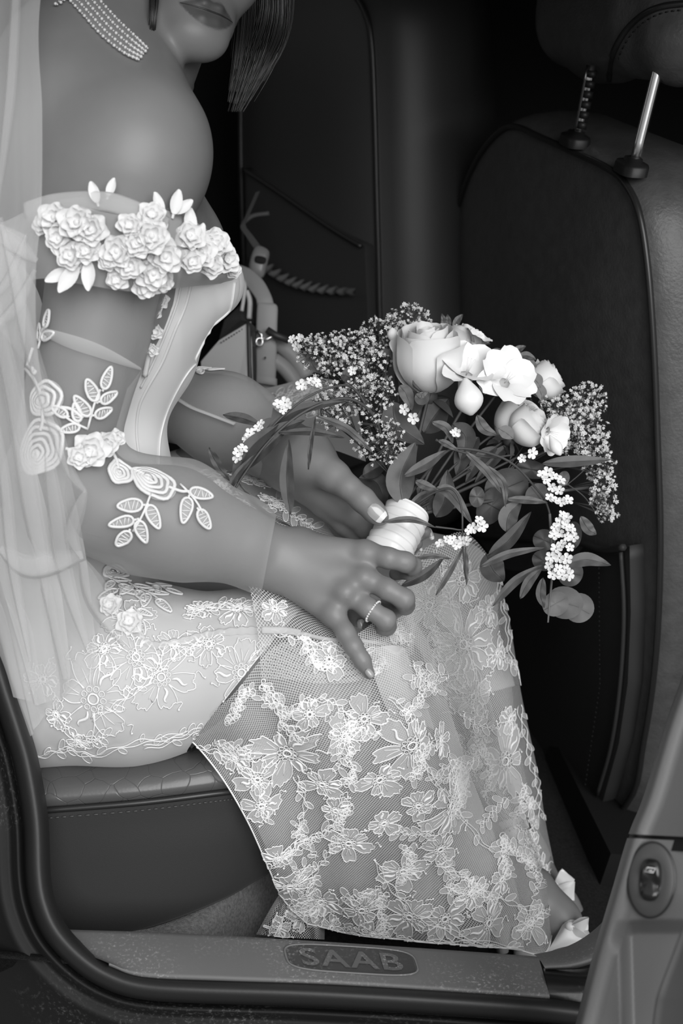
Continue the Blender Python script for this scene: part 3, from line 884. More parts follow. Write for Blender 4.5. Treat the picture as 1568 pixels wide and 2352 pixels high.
for i in range(0, 39, 1):
    if i % 2 == 0: mb.tube([l2[i], l2[i + 1]], 0.0008, 4)
mb.build('stitching', M['plastic'], hrest, kind='stuff')
for (xa, ya, da, xb, yb, db, r) in ((1520, 120, 1.665, 1455, 380, 1.665, .0062), (1357, 150, 1.86, 1325, 318, 1.86, .0058)):
    db = float((PN.at(xb, yb) - CAM) @ FW) + .02; da = db - .10 * .37
    mb = MB()
    mb.tube([P(xa + (xb - xa) * t, ya + (yb - ya) * t, da + (db - da) * t) for t in np.linspace(0, 1, 6)], r, 16)
    post = mb.build('headrest_post', M['chrome'], seat, label='chrome headrest post')
    mb = MB()
    # guide collar: a flat rounded plate with a raised lip
    c = np.array(P(xb - 4, yb - 2, db)); ydir = np.array([0, 1.0, 0]); xdir = np.array([1.0, 0, 0.15]); up = np.array(P(xa, ya, da)) - np.array(P(xb, yb, db)); up /= np.linalg.norm(up)
    for hgt, sx, sy in ((0.0, 1.0, 1.0),):
        rg = lambda s, z: np.array([c + ydir * 0.030 * s * math.copysign(abs(math.cos(t)) ** .6, math.cos(t)) + xdir * 0.016 * s * math.copysign(abs(math.sin(t)) ** .6, math.sin(t)) + up * z for t in np.arange(24) / 24 * 2 * math.pi])
        mb.grid(np.stack([rg(.95, -0.010), rg(.95, 0.0), rg(.88, 0.003), rg(.55, 0.004), rg(.5, 0.008), rg(.3, 0.009)]), close_u=True)
        mb.disc_fill(rg(.3, 0.009), c + up * 0.009)
    mb.build('post_collar', M['plastic'], seat)
    if r < .006:
        mb = MB()
        for k in range(6):
            t = 0.12 + k * 0.14
            q = np.array(P(xa + (xb - xa) * t + 6, ya + (yb - ya) * t, da - .002))
            mb.tube([q + up * 0.004, q - up * 0.004], 0.0062, 8)
        mb.build('notch', M['plastic'], post, kind='stuff')
    else:
        mb = MB(); q = np.array(P(1507, 176, 1.658)); mb.tube([q + up * 0.008, q, q - up * 0.02], [.006, .0075, .002], 8, flat=.6); mb.build('latch', M['metal_dark'], post)
mb = MB(); box_mb(mb, tuple(np.array(P(1300, 1960, 2.05)) - [0.02, 0.16, 0.2]), tuple(np.array(P(1300, 1960, 2.05)) + [0.5, 0.12, 0.12])); mb.build('seat_base', M['dark'], seat, smooth=False)

# far front seat
PF = Plane(P(862, 250, 2.14), P(575, 250, 2.33), P(872, 900, 2.26))
OUT = [(600, 1100), (575, 800), (560, 500), (556, 250), (566, 110), (600, 20), (660, -30), (760, -40), (812, -16), (842, 30), (856, 95), (863, 250), (868, 450), (874, 700), (878, 1100), (740, 1150)]
ol = cr(np.array([PF.at(x, y) for x, y in OUT]), 90, closed=True)
seat2 = empty('seat_unit', P(740, 1150, 2.3))
tag(seat2, 'blurred dark leather seat with gathered pocket behind the handbag', 'car seat')
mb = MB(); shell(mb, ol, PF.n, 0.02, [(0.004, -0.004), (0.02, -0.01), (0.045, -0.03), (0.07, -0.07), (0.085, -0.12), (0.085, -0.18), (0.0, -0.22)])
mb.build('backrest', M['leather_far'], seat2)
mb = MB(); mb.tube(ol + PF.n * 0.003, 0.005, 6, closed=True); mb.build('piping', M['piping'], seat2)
pk = [(590, 385), (660, 430), (740, 485), (800, 525), (862, 562), (868, 700), (872, 1050), (740, 1100), (610, 1040), (590, 700)]
pw = np.array([PF.at(x, y, 0.024) for x, y in pk]); po = np.concatenate([cr(np.stack([pw[i], pw[(i + 1) % len(pw)]]), 6)[:-1] for i in range(len(pw))])
mb = MB(); shell(mb, po, PF.n, 0.006, [(0.001, -0.004), (0.0, -0.02)], power=2); pocket = mb.build('map_pocket', M['vinyl'], seat2)
mb = MB(); mb.tube([PF.at(x, y, 0.032) for x, y in cr(pk[:5], 30)], 0.003, 6); mb.build('pocket_hem', M['piping'], pocket)
# gathered lower pocket edge: a ruffled strip
M['elastic'] = mat('pocket_elastic', 0.075, 0.7)
g = []
ed = cr([(622, 585), (660, 612), (705, 638), (750, 652), (800, 660), (858, 664)], 90)
for k, (x, y) in enumerate(ed):
    w = math.sin(k * 0.9) * min(1, k / 8) * min(1, (90 - k) / 30)
    g.append([PF.at(x, y - 8 + 4 * w, 0.04 + 0.006 * w), PF.at(x, y + 2 * w, 0.048 + 0.008 * w), PF.at(x, y + 9 + 3 * w, 0.04 + 0.004 * w)])
mb = MB(); mb.grid(g); mb.build('gathered_edge', M['elastic'], pocket, label='pale gathered edge of the pocket')

# ------------------------------------------------------------------ rear seat under the bride
XS = [30, 100, 320, 500, 600, 760]
R_ = [(1.66, [1640, 1640, 1625, 1600, 1590, 1560]), (1.53, [1740, 1730, 1710, 1690, 1680, 1660]), (1.475, [1775, 1762, 1742, 1718, 1706, 1690]),
      (1.445, [1810, 1800, 1780, 1755, 1744, 1725]), (1.436, [1840, 1832, 1815, 1793, 1780, 1760]), (1.440, [1858, 1852, 1834, 1812, 1800, 1780]),
      (1.446, [1866, 1860, 1842, 1820, 1808, 1788]), (1.441, [1876, 1870, 1850, 1828, 1816, 1795]), (1.448, [1920, 1915, 1895, 1870, 1855, 1830]),
      (1.462, [2010, 2000, 1980, 1950, 1920, 1880]), (1.49, [2160, 2165, 2125, 2062, 2008, 1920]), (1.51, [2168, 2172, 2130, 2066, 2012, 1922]), (1.66, [2150, 2150, 2110, 2050, 2000, 1915])]
R_ = [(2.35, [1235, 1235, 1240, 1245, 1250, 1260]), (1.95, [1465, 1462, 1450, 1440, 1432, 1420])] + R_
XD = [0, 0, 0, .012, .05, .17]
rows = [[(x, y, d + e) for x, y, e in zip(XS, ys, XD)] for d, ys in R_]
g = PA(cr_grid(rows, 105, 60))
rear = empty('bench_unit', P(300, 2100, 1.6)); tag(rear, 'dark creased leather rear seat cushion under the bride', 'car seat')
top = 56
mb = MB(); mb.grid(g[:top]); mb.build('cushion', M['leather_old'], rear, label='creased shiny leather cushion roll')
mb = MB(); mb.grid(g[top - 1:]); mb.build('side_panel', M['vinyl'], rear, label='smooth dark panel below the cushion')
mb = MB(); pl = cr([(x, y, 1.437 + e) for x, e, y in zip(XS, XD, [1868, 1862, 1844, 1822, 1810, 1790])], 50); mb.tube(PA(pl), 0.0032, 7); mb.build('piping', M['piping'], rear)
mb = MB(); st = cr([(x, y + 18, 1.4405 + e) for x, e, y in zip(XS, XD, [1868, 1862, 1844, 1822, 1810, 1790])], 130)
for i in range(0, 128, 2): mb.tube(PA(st[i:i + 2]), 0.0008, 4)
mb.build('stitching', M['elastic'], rear, kind='stuff')

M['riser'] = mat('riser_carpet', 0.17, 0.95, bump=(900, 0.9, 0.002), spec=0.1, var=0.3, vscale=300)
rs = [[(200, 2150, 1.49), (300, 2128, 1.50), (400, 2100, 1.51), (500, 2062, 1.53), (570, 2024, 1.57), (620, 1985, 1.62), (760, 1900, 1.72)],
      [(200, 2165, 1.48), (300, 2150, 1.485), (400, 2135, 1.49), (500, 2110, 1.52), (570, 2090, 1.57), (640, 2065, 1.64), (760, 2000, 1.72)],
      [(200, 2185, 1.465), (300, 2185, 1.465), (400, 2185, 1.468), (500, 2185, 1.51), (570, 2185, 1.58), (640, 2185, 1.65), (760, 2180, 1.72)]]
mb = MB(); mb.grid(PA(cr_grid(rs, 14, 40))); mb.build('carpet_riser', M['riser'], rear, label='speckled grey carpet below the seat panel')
# ------------------------------------------------------------------ open rear door, lower right
ED = [(1650, 1330), (1590, 1500), (1532, 1660), (1482, 1826), (1446, 1918), (1407, 2050), (1366, 2190), (1328, 2340), (1300, 2450)]
def door_rows(a, b, m=30, cols=((-4, .16), (0, .03), (6, .008), (18, 0.0), (34, .004), (52, .0), (120, -.02), (230, -.05), (420, -.10))):
    e = cr(ED, 200); e = e[(e[:, 1] >= a) & (e[:, 1] <= b)]
    e = cr(e, m)
    return [[(x + o, y + o * .05, 1.16 - 0.00003 * (y - 1900) + dd) for o, dd in cols] for x, y in e]
cdoor = empty('car_door', P(1450, 2200, 1.14)); tag(cdoor, 'open car door with grey trim and window switch', 'car door')
mb = MB(); mb.grid(PA(np.array(door_rows(1330, 1918)))); mb.build('upper_panel', M['door'], cdoor)
dr = np.array(door_rows(1921, 2450, 40, ((-4, .16), (0, .03), (6, .008), (18, 0.0), (34, .004), (52, .0), (420, -.06))))
dr = np.concatenate([dr[:, :5], np.stack([dr[:, 5] + (dr[:, 6] - dr[:, 5]) * t for t in np.linspace(0, 1, 74)], 1)], 1); dr = cr(dr, 160)
# the pull recess below the switch
for i in range(dr.shape[0]):
    for j in range(dr.shape[1]):
        x, y, d = dr[i, j]
        a = min(1, max(0, (y - 2108 - 0.12 * max(0, 1470 - x)) / 40)) * min(1, max(0, (x - (1418 + (y - 2116) * .03)) / 30))
        dr[i, j, 2] += 0.040 * (a * a * (3 - 2 * a))
mb = MB(); mb.grid(PA(dr)); lower = mb.build('lower_panel', M['door'], cdoor)
mb = MB()
rows = [[(1590, 2085, 1.09), (1640, 2085, 1.05)], [(1566, 2132, 1.075), (1640, 2132, 1.03)], [(1540, 2200, 1.07), (1640, 2200, 1.02)], [(1512, 2275, 1.07), (1640, 2275, 1.01)], [(1502, 2318, 1.075), (1640, 2318, 1.01)], [(1490, 2420, 1.085), (1640, 2420, 1.01)]]
gg = cr(np.array(rows, float), 40)
full = []
for (a, b) in gg:
    full.append([(a[0] + 10, a[1], a[2] + .03), (a[0] + 1, a[1], a[2] + .012), (a[0], a[1], a[2] + .004), (a[0] + 3, a[1], a[2]), (a[0] + 9, a[1], a[2]), (a[0] + 22, a[1], a[2] - .002), tuple(b)])
mb.grid(PA(np.array(full))); mb.build('armrest', M['door'], cdoor, label='paler padded grab edge of the armrest')
mb = MB(); mb.grid(PA(np.array(door_rows(1890, 1950)) + [3, 0, .006])); mb.build('seam_backing', M['dark'], cdoor)
# window switch
sdo = Surf(lower)
ctr, nrm, t1, t2 = sdo.frame(1498, 2000)
nrm = np.array(nrm); tl = np.array(P(1503, 1945, 1.15)) - np.array(P(1493, 2100, 1.15)); tl -= nrm * (tl @ nrm); tl /= np.linalg.norm(tl); tw = np.cross(nrm, tl); tw /= np.linalg.norm(tw)
_q = [np.array(sdo.ray(*xy)[0]) for xy in ((1446, 2021), (1548, 2021), (1498, 1942), (1498, 2100))]
nrm = np.cross(_q[1] - _q[0], _q[3] - _q[2]); nrm /= np.linalg.norm(nrm); nrm = nrm if nrm @ FW < 0 else -nrm
tl -= nrm * (tl @ nrm); tl /= np.linalg.norm(tl); tw = np.cross(nrm, tl)
if tw @ RT < 0: tw = -tw
ctr = sum(_q) / 4 + nrm * .001
def oval(rx, ry, lift, m=48, q=2.0, off=(0, 0)):
    t = np.arange(m) / m * 2 * math.pi
    return ctr + nrm * lift + tw * (off[0] + rx * np.sign(np.cos(t)) * np.abs(np.cos(t)) ** (2 / q))[:, None] + tl * (off[1] + ry * np.sign(np.sin(t)) * np.abs(np.sin(t)) ** (2 / q))[:, None]
k = 1.15 / F
mb = MB(); R1 = [oval(54 * k, 84 * k, .0), oval(53 * k, 83 * k, .0025), oval(50 * k, 79 * k, .0035), oval(30 * k, 50 * k, .0025)]
mb.grid(np.stack(R1), close_u=True); mb.disc_fill(R1[-1], ctr + nrm * .0025); sp_ = mb.build('switch_plate', M['switch'], cdoor)
mb = MB(); mb.tube(oval(53.5 * k, 83.5 * k, .0015), .0012, 6, closed=True); mb.build('rim', M['rocker'], sp_)
mb = MB()
rk = []
for s, l in ((1.0, .001), (1.0, .005), (.93, .0075), (.7, .0085)):
    o = oval(24 * k * s, 47 * k * s, 0, q=2.8)
    along = ((o - ctr) @ tl) / (47 * k)
    o = o + nrm * (l + np.where(s < .95, -0.0045 * np.exp(-((along + .25) / .32) ** 2), 0))[:, None]
    rk.append(o)
mb.grid(np.stack(rk), close_u=True); mb.disc_fill(rk[-1], ctr + nrm * .005 + tl * -.0)
rocker = mb.build('rocker_switch', M['rocker'], sp_)
mb = MB(); iq = lambda a, b: ctr + nrm * .0096 + tw * (a * k) + tl * (b * k)
mb.tube([iq(-11, 17), iq(8, 17), iq(13, 27), iq(-6, 27)], .0004, 4, closed=True); mb.tube([iq(-3, 21), iq(6, 21)], .0004, 4)
mb.build('window_symbol', M['thread'], sp_, label='pale window symbol')

# seat belt tongue hanging by the far seat
belt = empty('seat_belt', P(590, 590, 2.08)); tag(belt, 'blurred seat belt tongue hanging beside the handbag', 'seat belt')
M['belt_plate'] = mat('belt_plate', 0.2, 0.35)
mb = MB(); g = []
for x, y, w in cr([(592, 440, 5), (566, 500, 5), (558, 520, 6), (575, 545, 7), (592, 570, 8)], 24):
    g.append([P(x - w, y + w * .3, 2.08), P(x + w, y - w * .3, 2.075)])
mb.grid(g); mb.tube([P(x, y, 2.09) for x, y in cr([(556, 514), (580, 496), (618, 490)], 10)], 0.004, 5)
mb.build('webbing', M['elastic'], belt)
mb = MB(); o = np.array([P(x, y, 2.07) for x, y in [(588, 566), (616, 576), (612, 606), (602, 636), (578, 630), (573, 604)]])
shell(mb, cr(o, 30, closed=True), -FW, .006, [(0.001, -.004), (0, -.01)]); tng = mb.build('tongue', M['belt_plate'], belt)
mb = MB(); o = np.array([P(x, y, 2.062) for x, y in [(588, 588), (610, 592), (606, 606), (586, 602)]]); shell(mb, cr(o, 20, closed=True), -FW, .001, [(0, -.002)]); mb.build('slot', M['dark'], tng)
# ------------------------------------------------------------------ the bride
person = empty('person', P(300, 1700, 1.6))
tag(person, 'seated bride in lace dress and veil holding a bouquet', 'person')
BODY = TRUNK + BUST + NECK + ARM_N + ARM_F + LEG_N + LEG_F + HEAD + LIPS[:6] + HAND_N + HAND_F
v, f = sdf_mesh(BODY, 0.0021)
fa = np.asarray(f)
_dl = np.min([pdist(p, v) for p in LIPS[:6]], 0)
body = np_object('body', v, f, M['skin'], person)
at = body.data.attributes.new('lip', 'FLOAT', 'POINT')
q_ = (v - HEAD0) @ HAX.T
tx = np.clip(np.abs(q_[:, 0]) / .031, 0, 1); my_ = MY + .0016 * tx ** 2
up_ = my_ + .0125 * (1 - tx ** 1.6) - .0022 * np.exp(-(q_[:, 0] / .004) ** 2); lo_ = my_ - .0165 * (1 - tx ** 2.2)
ins = np.minimum(up_ - q_[:, 1], q_[:, 1] - lo_)
at.data.foreach_set('value', np.where((q_[:, 2] > .05) & (np.abs(q_[:, 0]) < .031), np.clip(ins / .0016 + .35, 0, 1), 0).astype(np.float32))
sbody = Surf(body)
ml = []
for t in np.linspace(-1, 1, 25):
    h_ = sbody.b.ray_cast(Vector(hd(t * .030, MY + .0016 * t * t, .13)), Vector(-_fd))[0]
    ml.append(h_ + Vector(_fd) * .0002)
mb = MB(); mb.tube(ml, .0002 + .0007 * np.sin(np.linspace(.1, 3.04, 25)), 6, flat=.5, nrm=_fd); mb.build('mouth_line', M['lips'], person)

# fingernails
def nail(x, y, d, ang, wpx, lpx, mat_=None, tip=True, name='fingernail'):
    c = P(x, y, d); fw = Vector(-FW)
    ca, sa = math.cos(ang), math.sin(ang)
    ax = Vector(RT) * ca - Vector(UP) * sa; ay = Vector(RT) * sa + Vector(UP) * ca
    mb = MB(); k = d / F
    g = []
    for t in np.linspace(-1, 1, 9):
        row = []
        for s in np.linspace(-1, 1, 7):
            w = wpx * k * (math.sqrt(max(0, 1 - (abs(t) ** 3.2) * (0.75 if t < 0 else .55))))
            row.append(c + ax * (lpx * k * t) + ay * (w * s) + fw * (0.0022 * (1 - s * s) + 0.0024 - .0008 * t * t))
        g.append(row)
    mb.grid(g); 
    if tip:
        nq = len(mb.f)
        mb.m = [1 if q >= nq - 12 else 0 for q in range(nq)]
    return mb.build(name, [M['nail'], M['nail_tip']], person)
nail(865, 1178, 1.4835, math.radians(42), 17, 22)
nail(988, 1226, 1.592, math.radians(70), 6, 14)
nail(963, 1254, 1.588, math.radians(75), 5, 12)
nail(848, 1546, 1.3815, math.radians(50), 8, 11, tip=False)
nail(829, 1434, 1.4460, math.radians(80), 9, 12, tip=False)

# ---- dress: sleeves, bodice, slip
rw_ = np.random.default_rng(5)
def wrinkles(amp, fr):
    ks = rw_.normal(size=(7, 3)) * fr; ph = rw_.uniform(0, 6.28, 7)
    def w(X):
        o = 0
        for k, p in zip(ks, ph): o = o + np.sin(X @ k + p)
        return amp * o / 2.6
    return w
v, f = sdf_mesh(ARM_N[:4] + [cone(P(545, 1245, 1.418), P(640, 1292, 1.43), 0.036, 0.030, .02)], 0.003, 0.0072, wrinkles(0.0024, 50))
slv = np_object('sleeve', v, f, M['tulle'], person, cuts=[plane3(P(630, 1210, 1.43), P(603, 1352, 1.43), P(618, 1290, 1.6), P(760, 1300, 1.43)),
                                                       plane3(P(60, 520, 1.34), P(420, 470, 1.33), P(250, 470, 1.6), P(250, 250, 1.34))])
v, f = sdf_mesh(ARM_F, 0.003, 0.0072, wrinkles(0.0024, 50))
slf = np_object('sleeve', v, f, M['tulle'], person, cuts=[plane3(P(628, 930, 1.6), P(598, 1090, 1.6), P(615, 1000, 1.8), P(760, 1040, 1.6)),
                                                        plane3(P(330, 600, 1.7), P(500, 600, 1.7), P(400, 560, 1.9), P(400, 300, 1.7))])
v, f = sdf_mesh(TRUNK[1:5] + BUST, 0.003, 0.005)
bod = np_object('bodice', v, f, M['satin'], person, cuts=[plane3(P(240, 560, 1.4), P(550, 632, 1.46), P(470, 560, 1.62), P(300, 300, 1.45)), plane3(P(100, 1180, 1.4), P(400, 1120, 1.45), P(300, 1100, 1.7), P(200, 1500, 1.5))])
v, f = sdf_mesh([TRUNK[0], cone(P(90, 1330, 1.50), P(230, 1290, 1.53), .062, .05, .04)] + LEG_N[:2] + [LEG_N[2]], 0.004, 0.008)
slipn = np_object('slip', v, f, M['slip'], person, cuts=[plane3(P(448, 1700, 1.45), P(650, 1440, 1.40), P(590, 1560, 1.60), P(800, 1540, 1.45))])
v, f = sdf_mesh([TRUNK[0]] + LEG_F[:4], 0.004, 0.004)
slipf = np_object('slip', v, f, M['slip'], person, cuts=[plane3(P(1110, 1596, 1.75), P(1190, 1572, 1.78), P(1150, 1590, 1.9), P(1200, 1900, 1.8))])
ssl, sbo, ssf = Surf(slv), Surf(bod), Surf(slf)

# boning seams and front edging of the bodice
for pts, r in (([(440, 640), (425, 700), (400, 760), (372, 830), (338, 890), (318, 935), (312, 990), (318, 1050), (324, 1090)], .0016),
               ([(418, 640), (404, 700), (380, 765), (350, 835), (322, 890)], .0013)):
    mb = MB(); mb.tube(sbo.path(pts, .0008, 60), r, 6, flat=.5); mb.build('boning_seam', M['satin'], bod)
mb = MB(); mb.tube(sbo.path([(538, 648), (530, 700), (510, 760), (474, 812), (434, 852), (402, 905), (380, 955), (367, 1010), (364, 1070)], .0006, 60), .0016, 6, flat=.6); mb.build('edging', M['applique'], bod, label='white cord along the front edge')
# ---- off-shoulder band: tulle carrying satin blooms
rows = [[(-140, 540, 1.36), (0, 512, 1.315), (95, 470, 1.285), (210, 452, 1.268), (330, 470, 1.275), (430, 500, 1.32), (500, 545, 1.42)],
        [(-140, 580, 1.35), (0, 560, 1.30), (95, 520, 1.272), (215, 505, 1.258), (345, 530, 1.268), (450, 560, 1.32), (535, 590, 1.42)],
        [(-140, 640, 1.36), (0, 620, 1.305), (95, 590, 1.275), (215, 575, 1.262), (345, 600, 1.275), (455, 620, 1.33), (546, 632, 1.43)],
        [(-140, 690, 1.38), (0, 665, 1.32), (95, 640, 1.285), (200, 655, 1.275), (310, 670, 1.29), (420, 660, 1.345), (520, 650, 1.44)]]
a = cr_grid(rows, 26, 60)
a[..., 2] += 0.0025 * np.sin(np.linspace(0, 26, 60))[None, :] * np.linspace(1, .4, 26)[:, None]
mb = MB(); mb.grid(PA(a), uv=True); band = mb.build('shoulder_band', M['band'], person)
sband = Surf(band)
mb = MB(); mb.tube(PA(cr([(60, 486, 1.29), (130, 466, 1.275), (230, 462, 1.262), (300, 480, 1.264), (380, 520, 1.28)], 40)), .009, 8, flat=.35, nrm=-FW); mb.build('band_roll', M['band'], band)
# raised tulle scallop above the band
g = []
for x, yt in cr([(170, 470), (215, 430), (262, 408), (300, 445), (340, 470), (385, 462), (410, 440), (425, 445), (436, 480)], 40):
    g.append([P(x, yt, 1.30 + (x - 170) * .0003), P(x, (yt + 500) / 2, 1.288 + (x - 170) * .0003), P(x, 505, 1.275 + (x - 170) * .00025)])
mb = MB(); mb.grid(g); mb.build('tulle_scallop', M['tulle'], band)

def petal3d(mb, c, n, dirv, length, width, cup=.25, mi=0, m=5, tilt=.35):
    """small cupped satin petal growing from c along dirv, lifted from the cloth along n"""
    dirv = dirv.normalized(); side = n.cross(dirv).normalized(); g = []
    for t in np.linspace(0, 1, m + 1):
        w = width * (math.sin(math.pi * min(.93, .12 + .78 * t)) ** .8)
        row = []
        for s in (-1, -.5, 0, .5, 1):
            row.append(c + dirv * (length * t * (1 - .1 * s * s)) + side * (w * s * .5) + n * (.0012 + length * tilt * t * t + cup * width * (s * s) * .5))
        g.append(row)
    mb.grid(g, mi)

def bloom(parent, surf, x, y, rpx, seed, mats=('applique',), name='satin_flower', lift=.003):
    r = random.Random(seed); l, n, t1, t2 = surf.frame(x, y, r.uniform(0, 6)); k = (l - Vector(CAM)).dot(Vector(FW)) / F
    R = rpx * k; mb = MB(); c = l + n * lift
    for ring, (m, s, tl) in enumerate(((6, 1.0, .12), (5, .72, .35), (4, .42, .8))):
        for i in range(m):
            a = 2 * math.pi * (i + ring * .5 + r.uniform(-.15, .15)) / m
            petal3d(mb, c + n * (.0012 * ring), n, t1 * math.cos(a) + t2 * math.sin(a), R * s * r.uniform(.85, 1.1), R * s * 1.0, .25, 0, 5, tl)
    mb.ball(c + n * R * .25, R * .16, 6, 4)
    return mb.build(name, M[mats[0]], parent)

def cloth_pts(surf, fr, pts, lift):
    l, n, t1, t2 = fr
    return [surf.near(l + t1 * u + t2 * w, lift, n) for u, w in pts]

def leaf_spray(parent, surf, x, y, rot, size, leaves, name='lace_spray', seed=0, cord=.0013):
    """embroidered sprig: leaf outlines in thick cord with ladder stitching, on a stem; size = spray length in px"""
    r = random.Random(seed); fr = surf.frame(x, y, rot); l, n, t1, t2 = fr; k = (l - Vector(CAM)).dot(Vector(FW)) / F
    S = size * k; mb = MB()
    stem = [(S * t, S * .06 * math.sin(3 * t)) for t in np.linspace(-.15, .62, 8)]
    mb.tube(cloth_pts(surf, fr, stem, .0022), cord, 5)
    for (t0, ang, ln) in leaves:
        b = np.array([S * t0, 0]); L = S * ln; Wd = L * .21
        ca, sa = math.cos(ang), math.sin(ang)
        out = []
        for q in np.linspace(0, 2 * math.pi, 22, endpoint=False):
            u = (1 - math.cos(q)) / 2; w = Wd * math.sin(q) * (1 - .35 * math.cos(q) * -1) * .9
            out.append(b + np.array([ca * (L * (.12 + .88 * u)) - sa * w, sa * (L * (.12 + .88 * u)) + ca * w]))
        o3 = cloth_pts(surf, fr, out, .0024)
        mb.tube(o3, cord * 1.15, 5, closed=True)
        mb.disc_fill(cloth_pts(surf, fr, out, .0014), surf.near(l + t1 * (b[0] + ca * L * .55) + t2 * (b[1] + sa * L * .55), .0014, n), 1)
        for u in np.linspace(.3, .85, 5):
            w = Wd * 1.6 * math.sqrt(u * (1 - u)); z = .05 * L * (1 if int(u * 20) % 2 else -1)
            p = [b + np.array([ca * (L * u + z) - sa * -w, sa * (L * u + z) + ca * -w]), b + np.array([ca * (L * u - z) - sa * w, sa * (L * u - z) + ca * w])]
            mb.tube(cloth_pts(surf, fr, p, .002), cord * .5, 4)
        mb.tube(cloth_pts(surf, fr, [b, b + np.array([ca, sa]) * L * .14], .0022), cord, 5)
    return mb.build(name, [M['applique'], M['fill']], parent)

def swirl(parent, surf, x, y, rx, ry, rot, turns=4, name='lace_swirl'):
    """embroidered rose: nested wavy rings of ribbon"""
    fr = surf.frame(x, y, rot); l, n, t1, t2 = fr; k = (l - Vector(CAM)).dot(Vector(FW)) / F; mb = MB()
    for j in range(turns):
        s = (j + .6) / turns; pts = []
        off = (1 - s) * .35
        for q in np.linspace(0, 2 * math.pi, 30, endpoint=False):
            wv = 1 + .05 * math.sin(5 * q + j)
            pts.append((k * rx * (s * math.cos(q) * wv - off), k * ry * (s * math.sin(q) * wv)))
        mb.tube(cloth_pts(surf, fr, pts, .0022), .0021 if j else .0028, 5, closed=True, flat=.5, nrm=n)
    out = [(k * rx * math.cos(q), k * ry * math.sin(q)) for q in np.linspace(0, 2 * math.pi, 30, endpoint=False)]
    mb.disc_fill(cloth_pts(surf, fr, out, .001), surf.near(l, .001, n), 1)
    return mb.build(name, [M['applique'], M['fill']], parent)

LV = [(.05, 1.0, .5), (.1, -1.0, .5), (.35, .8, .5), (.38, -.85, .5), (.6, .05, .5)]
LV3 = [(.05, .9, .6), (.15, -.8, .6), (.45, .1, .6)]
# blooms on the shoulder band
for i, (x, y, r) in enumerate([(130, 505, 42), (180, 515, 48), (210, 530, 44), (140, 550, 38), (165, 585, 40), (200, 575, 34), (105, 520, 30), (270, 578, 42), (315, 560, 38), (345, 545, 48), (375, 590, 44), (300, 610, 36), (350, 625, 42), (270, 640, 30), (330, 655, 34), (300, 520, 32), (345, 500, 36), (370, 645, 30), (250, 600, 28)]):
    bloom(band, sband, x, y, r, 10 + i)
for i, (x, y, r) in enumerate([(430, 545, 40), (455, 580, 42), (490, 560, 40), (515, 600, 36), (435, 600, 34), (480, 610, 36), (510, 555, 34), (528, 620, 26)]):
    bloom(band, sband, x, y, r, 40 + i)
for i, (x, y, a, s) in enumerate([(225, 470, -1.9, 70), (250, 455, -1.25, 60), (370, 495, -2.0, 70), (395, 495, -1.4, 80), (415, 485, -.75, 70), (500, 520, -1.7, 90), (520, 560, -1.2, 80), (180, 610, 2.2, 100), (160, 620, 2.7, 80), (205, 600, 1.6, 90)]):
    r = random.Random(i); fr = sband.frame(x, y, 0); l, n, t1, t2 = fr; k = (l - Vector(CAM)).dot(Vector(FW)) / F
    mb = MB(); d = t1 * math.cos(a) + t2 * math.sin(a) * -1
    petal3d(mb, l + n * .003, n, d, s * k * .75, s * k * .36, .3, 0, 6, .12)
    mb.tube([l + n * .004 - d * s * k * .15, l + n * .004], .0015, 5); mb.build('satin_leaf', M['applique'], band)
for x, y, rx in ((270, 578, 30), (178, 605, 26), (408, 490, 16)):
    swirl(band, sband, x, y, rx, rx * .85, .4, 3)
# sprays and roses down the near sleeve
leaf_spray(slv, ssl, 60, 850, -1.2 * -1, 130, LV3, seed=1); leaf_spray(slv, ssl, 95, 790, 1.0, 80, LV3, seed=2)
swirl(slv, ssl, 105, 915, 46, 42, .5, 4); swirl(slv, ssl, 92, 1025, 66, 58, 1.2, 6)
leaf_spray(slv, ssl, 205, 965, 1.15, 120, LV, seed=3)
leaf_spray(slv, ssl, 190, 980, 2.5, 80, LV3, seed=4)
bloom(slv, ssl, 205, 1035, 46, 70); bloom(slv, ssl, 240, 1020, 36, 71); bloom(slv, ssl, 180, 1050, 30, 72); bloom(slv, ssl, 262, 1005, 24, 73)
swirl(slv, ssl, 275, 1085, 36, 34, .8, 4); swirl(slv, ssl, 352, 1108, 58, 42, -.6, 5)
leaf_spray(slv, ssl, 340, 1150, -2.1, 130, LV, seed=5); leaf_spray(slv, ssl, 425, 1125, -1.0, 110, LV3, seed=6)
for pts in ([(140, 935), (165, 940), (190, 960)], [(150, 1030), (170, 1035), (190, 1030)], [(255, 1040), (265, 1060), (270, 1080)], [(300, 1080), (325, 1090), (350, 1110)], [(385, 1120), (415, 1130), (430, 1130)], [(60, 845), (80, 870), (95, 900)], [(100, 940), (100, 970), (95, 990)], [(30, 830), (60, 850), (80, 800)]):
    mb = MB(); mb.tube(ssl.path(pts, .002, 12), .0018, 5); mb.build('lace_cord', M['applique'], slv)
# soft folds of the sleeve tulle
for pts, w in (([(78, 752), (150, 780), (230, 808), (318, 846)], 16),):
    c = cr(pts, 40); tg = np.gradient(c, axis=0); tg /= np.linalg.norm(tg, axis=1, keepdims=True); q = np.stack([-tg[:, 1], tg[:, 0]], 1); wd_ = np.sin(np.linspace(.25, 2.9, 40))
    mb = MB(); g = np.stack([[ssl.path([p], l)[0] for p in c + q * (w * s * wd_)[:, None]] for s, l in ((-1, .0012), (-.4, .0032), (.4, .0032), (1, .0012))], 1); mb.grid(g); mb.build('tulle_fold', M['band'], slv)
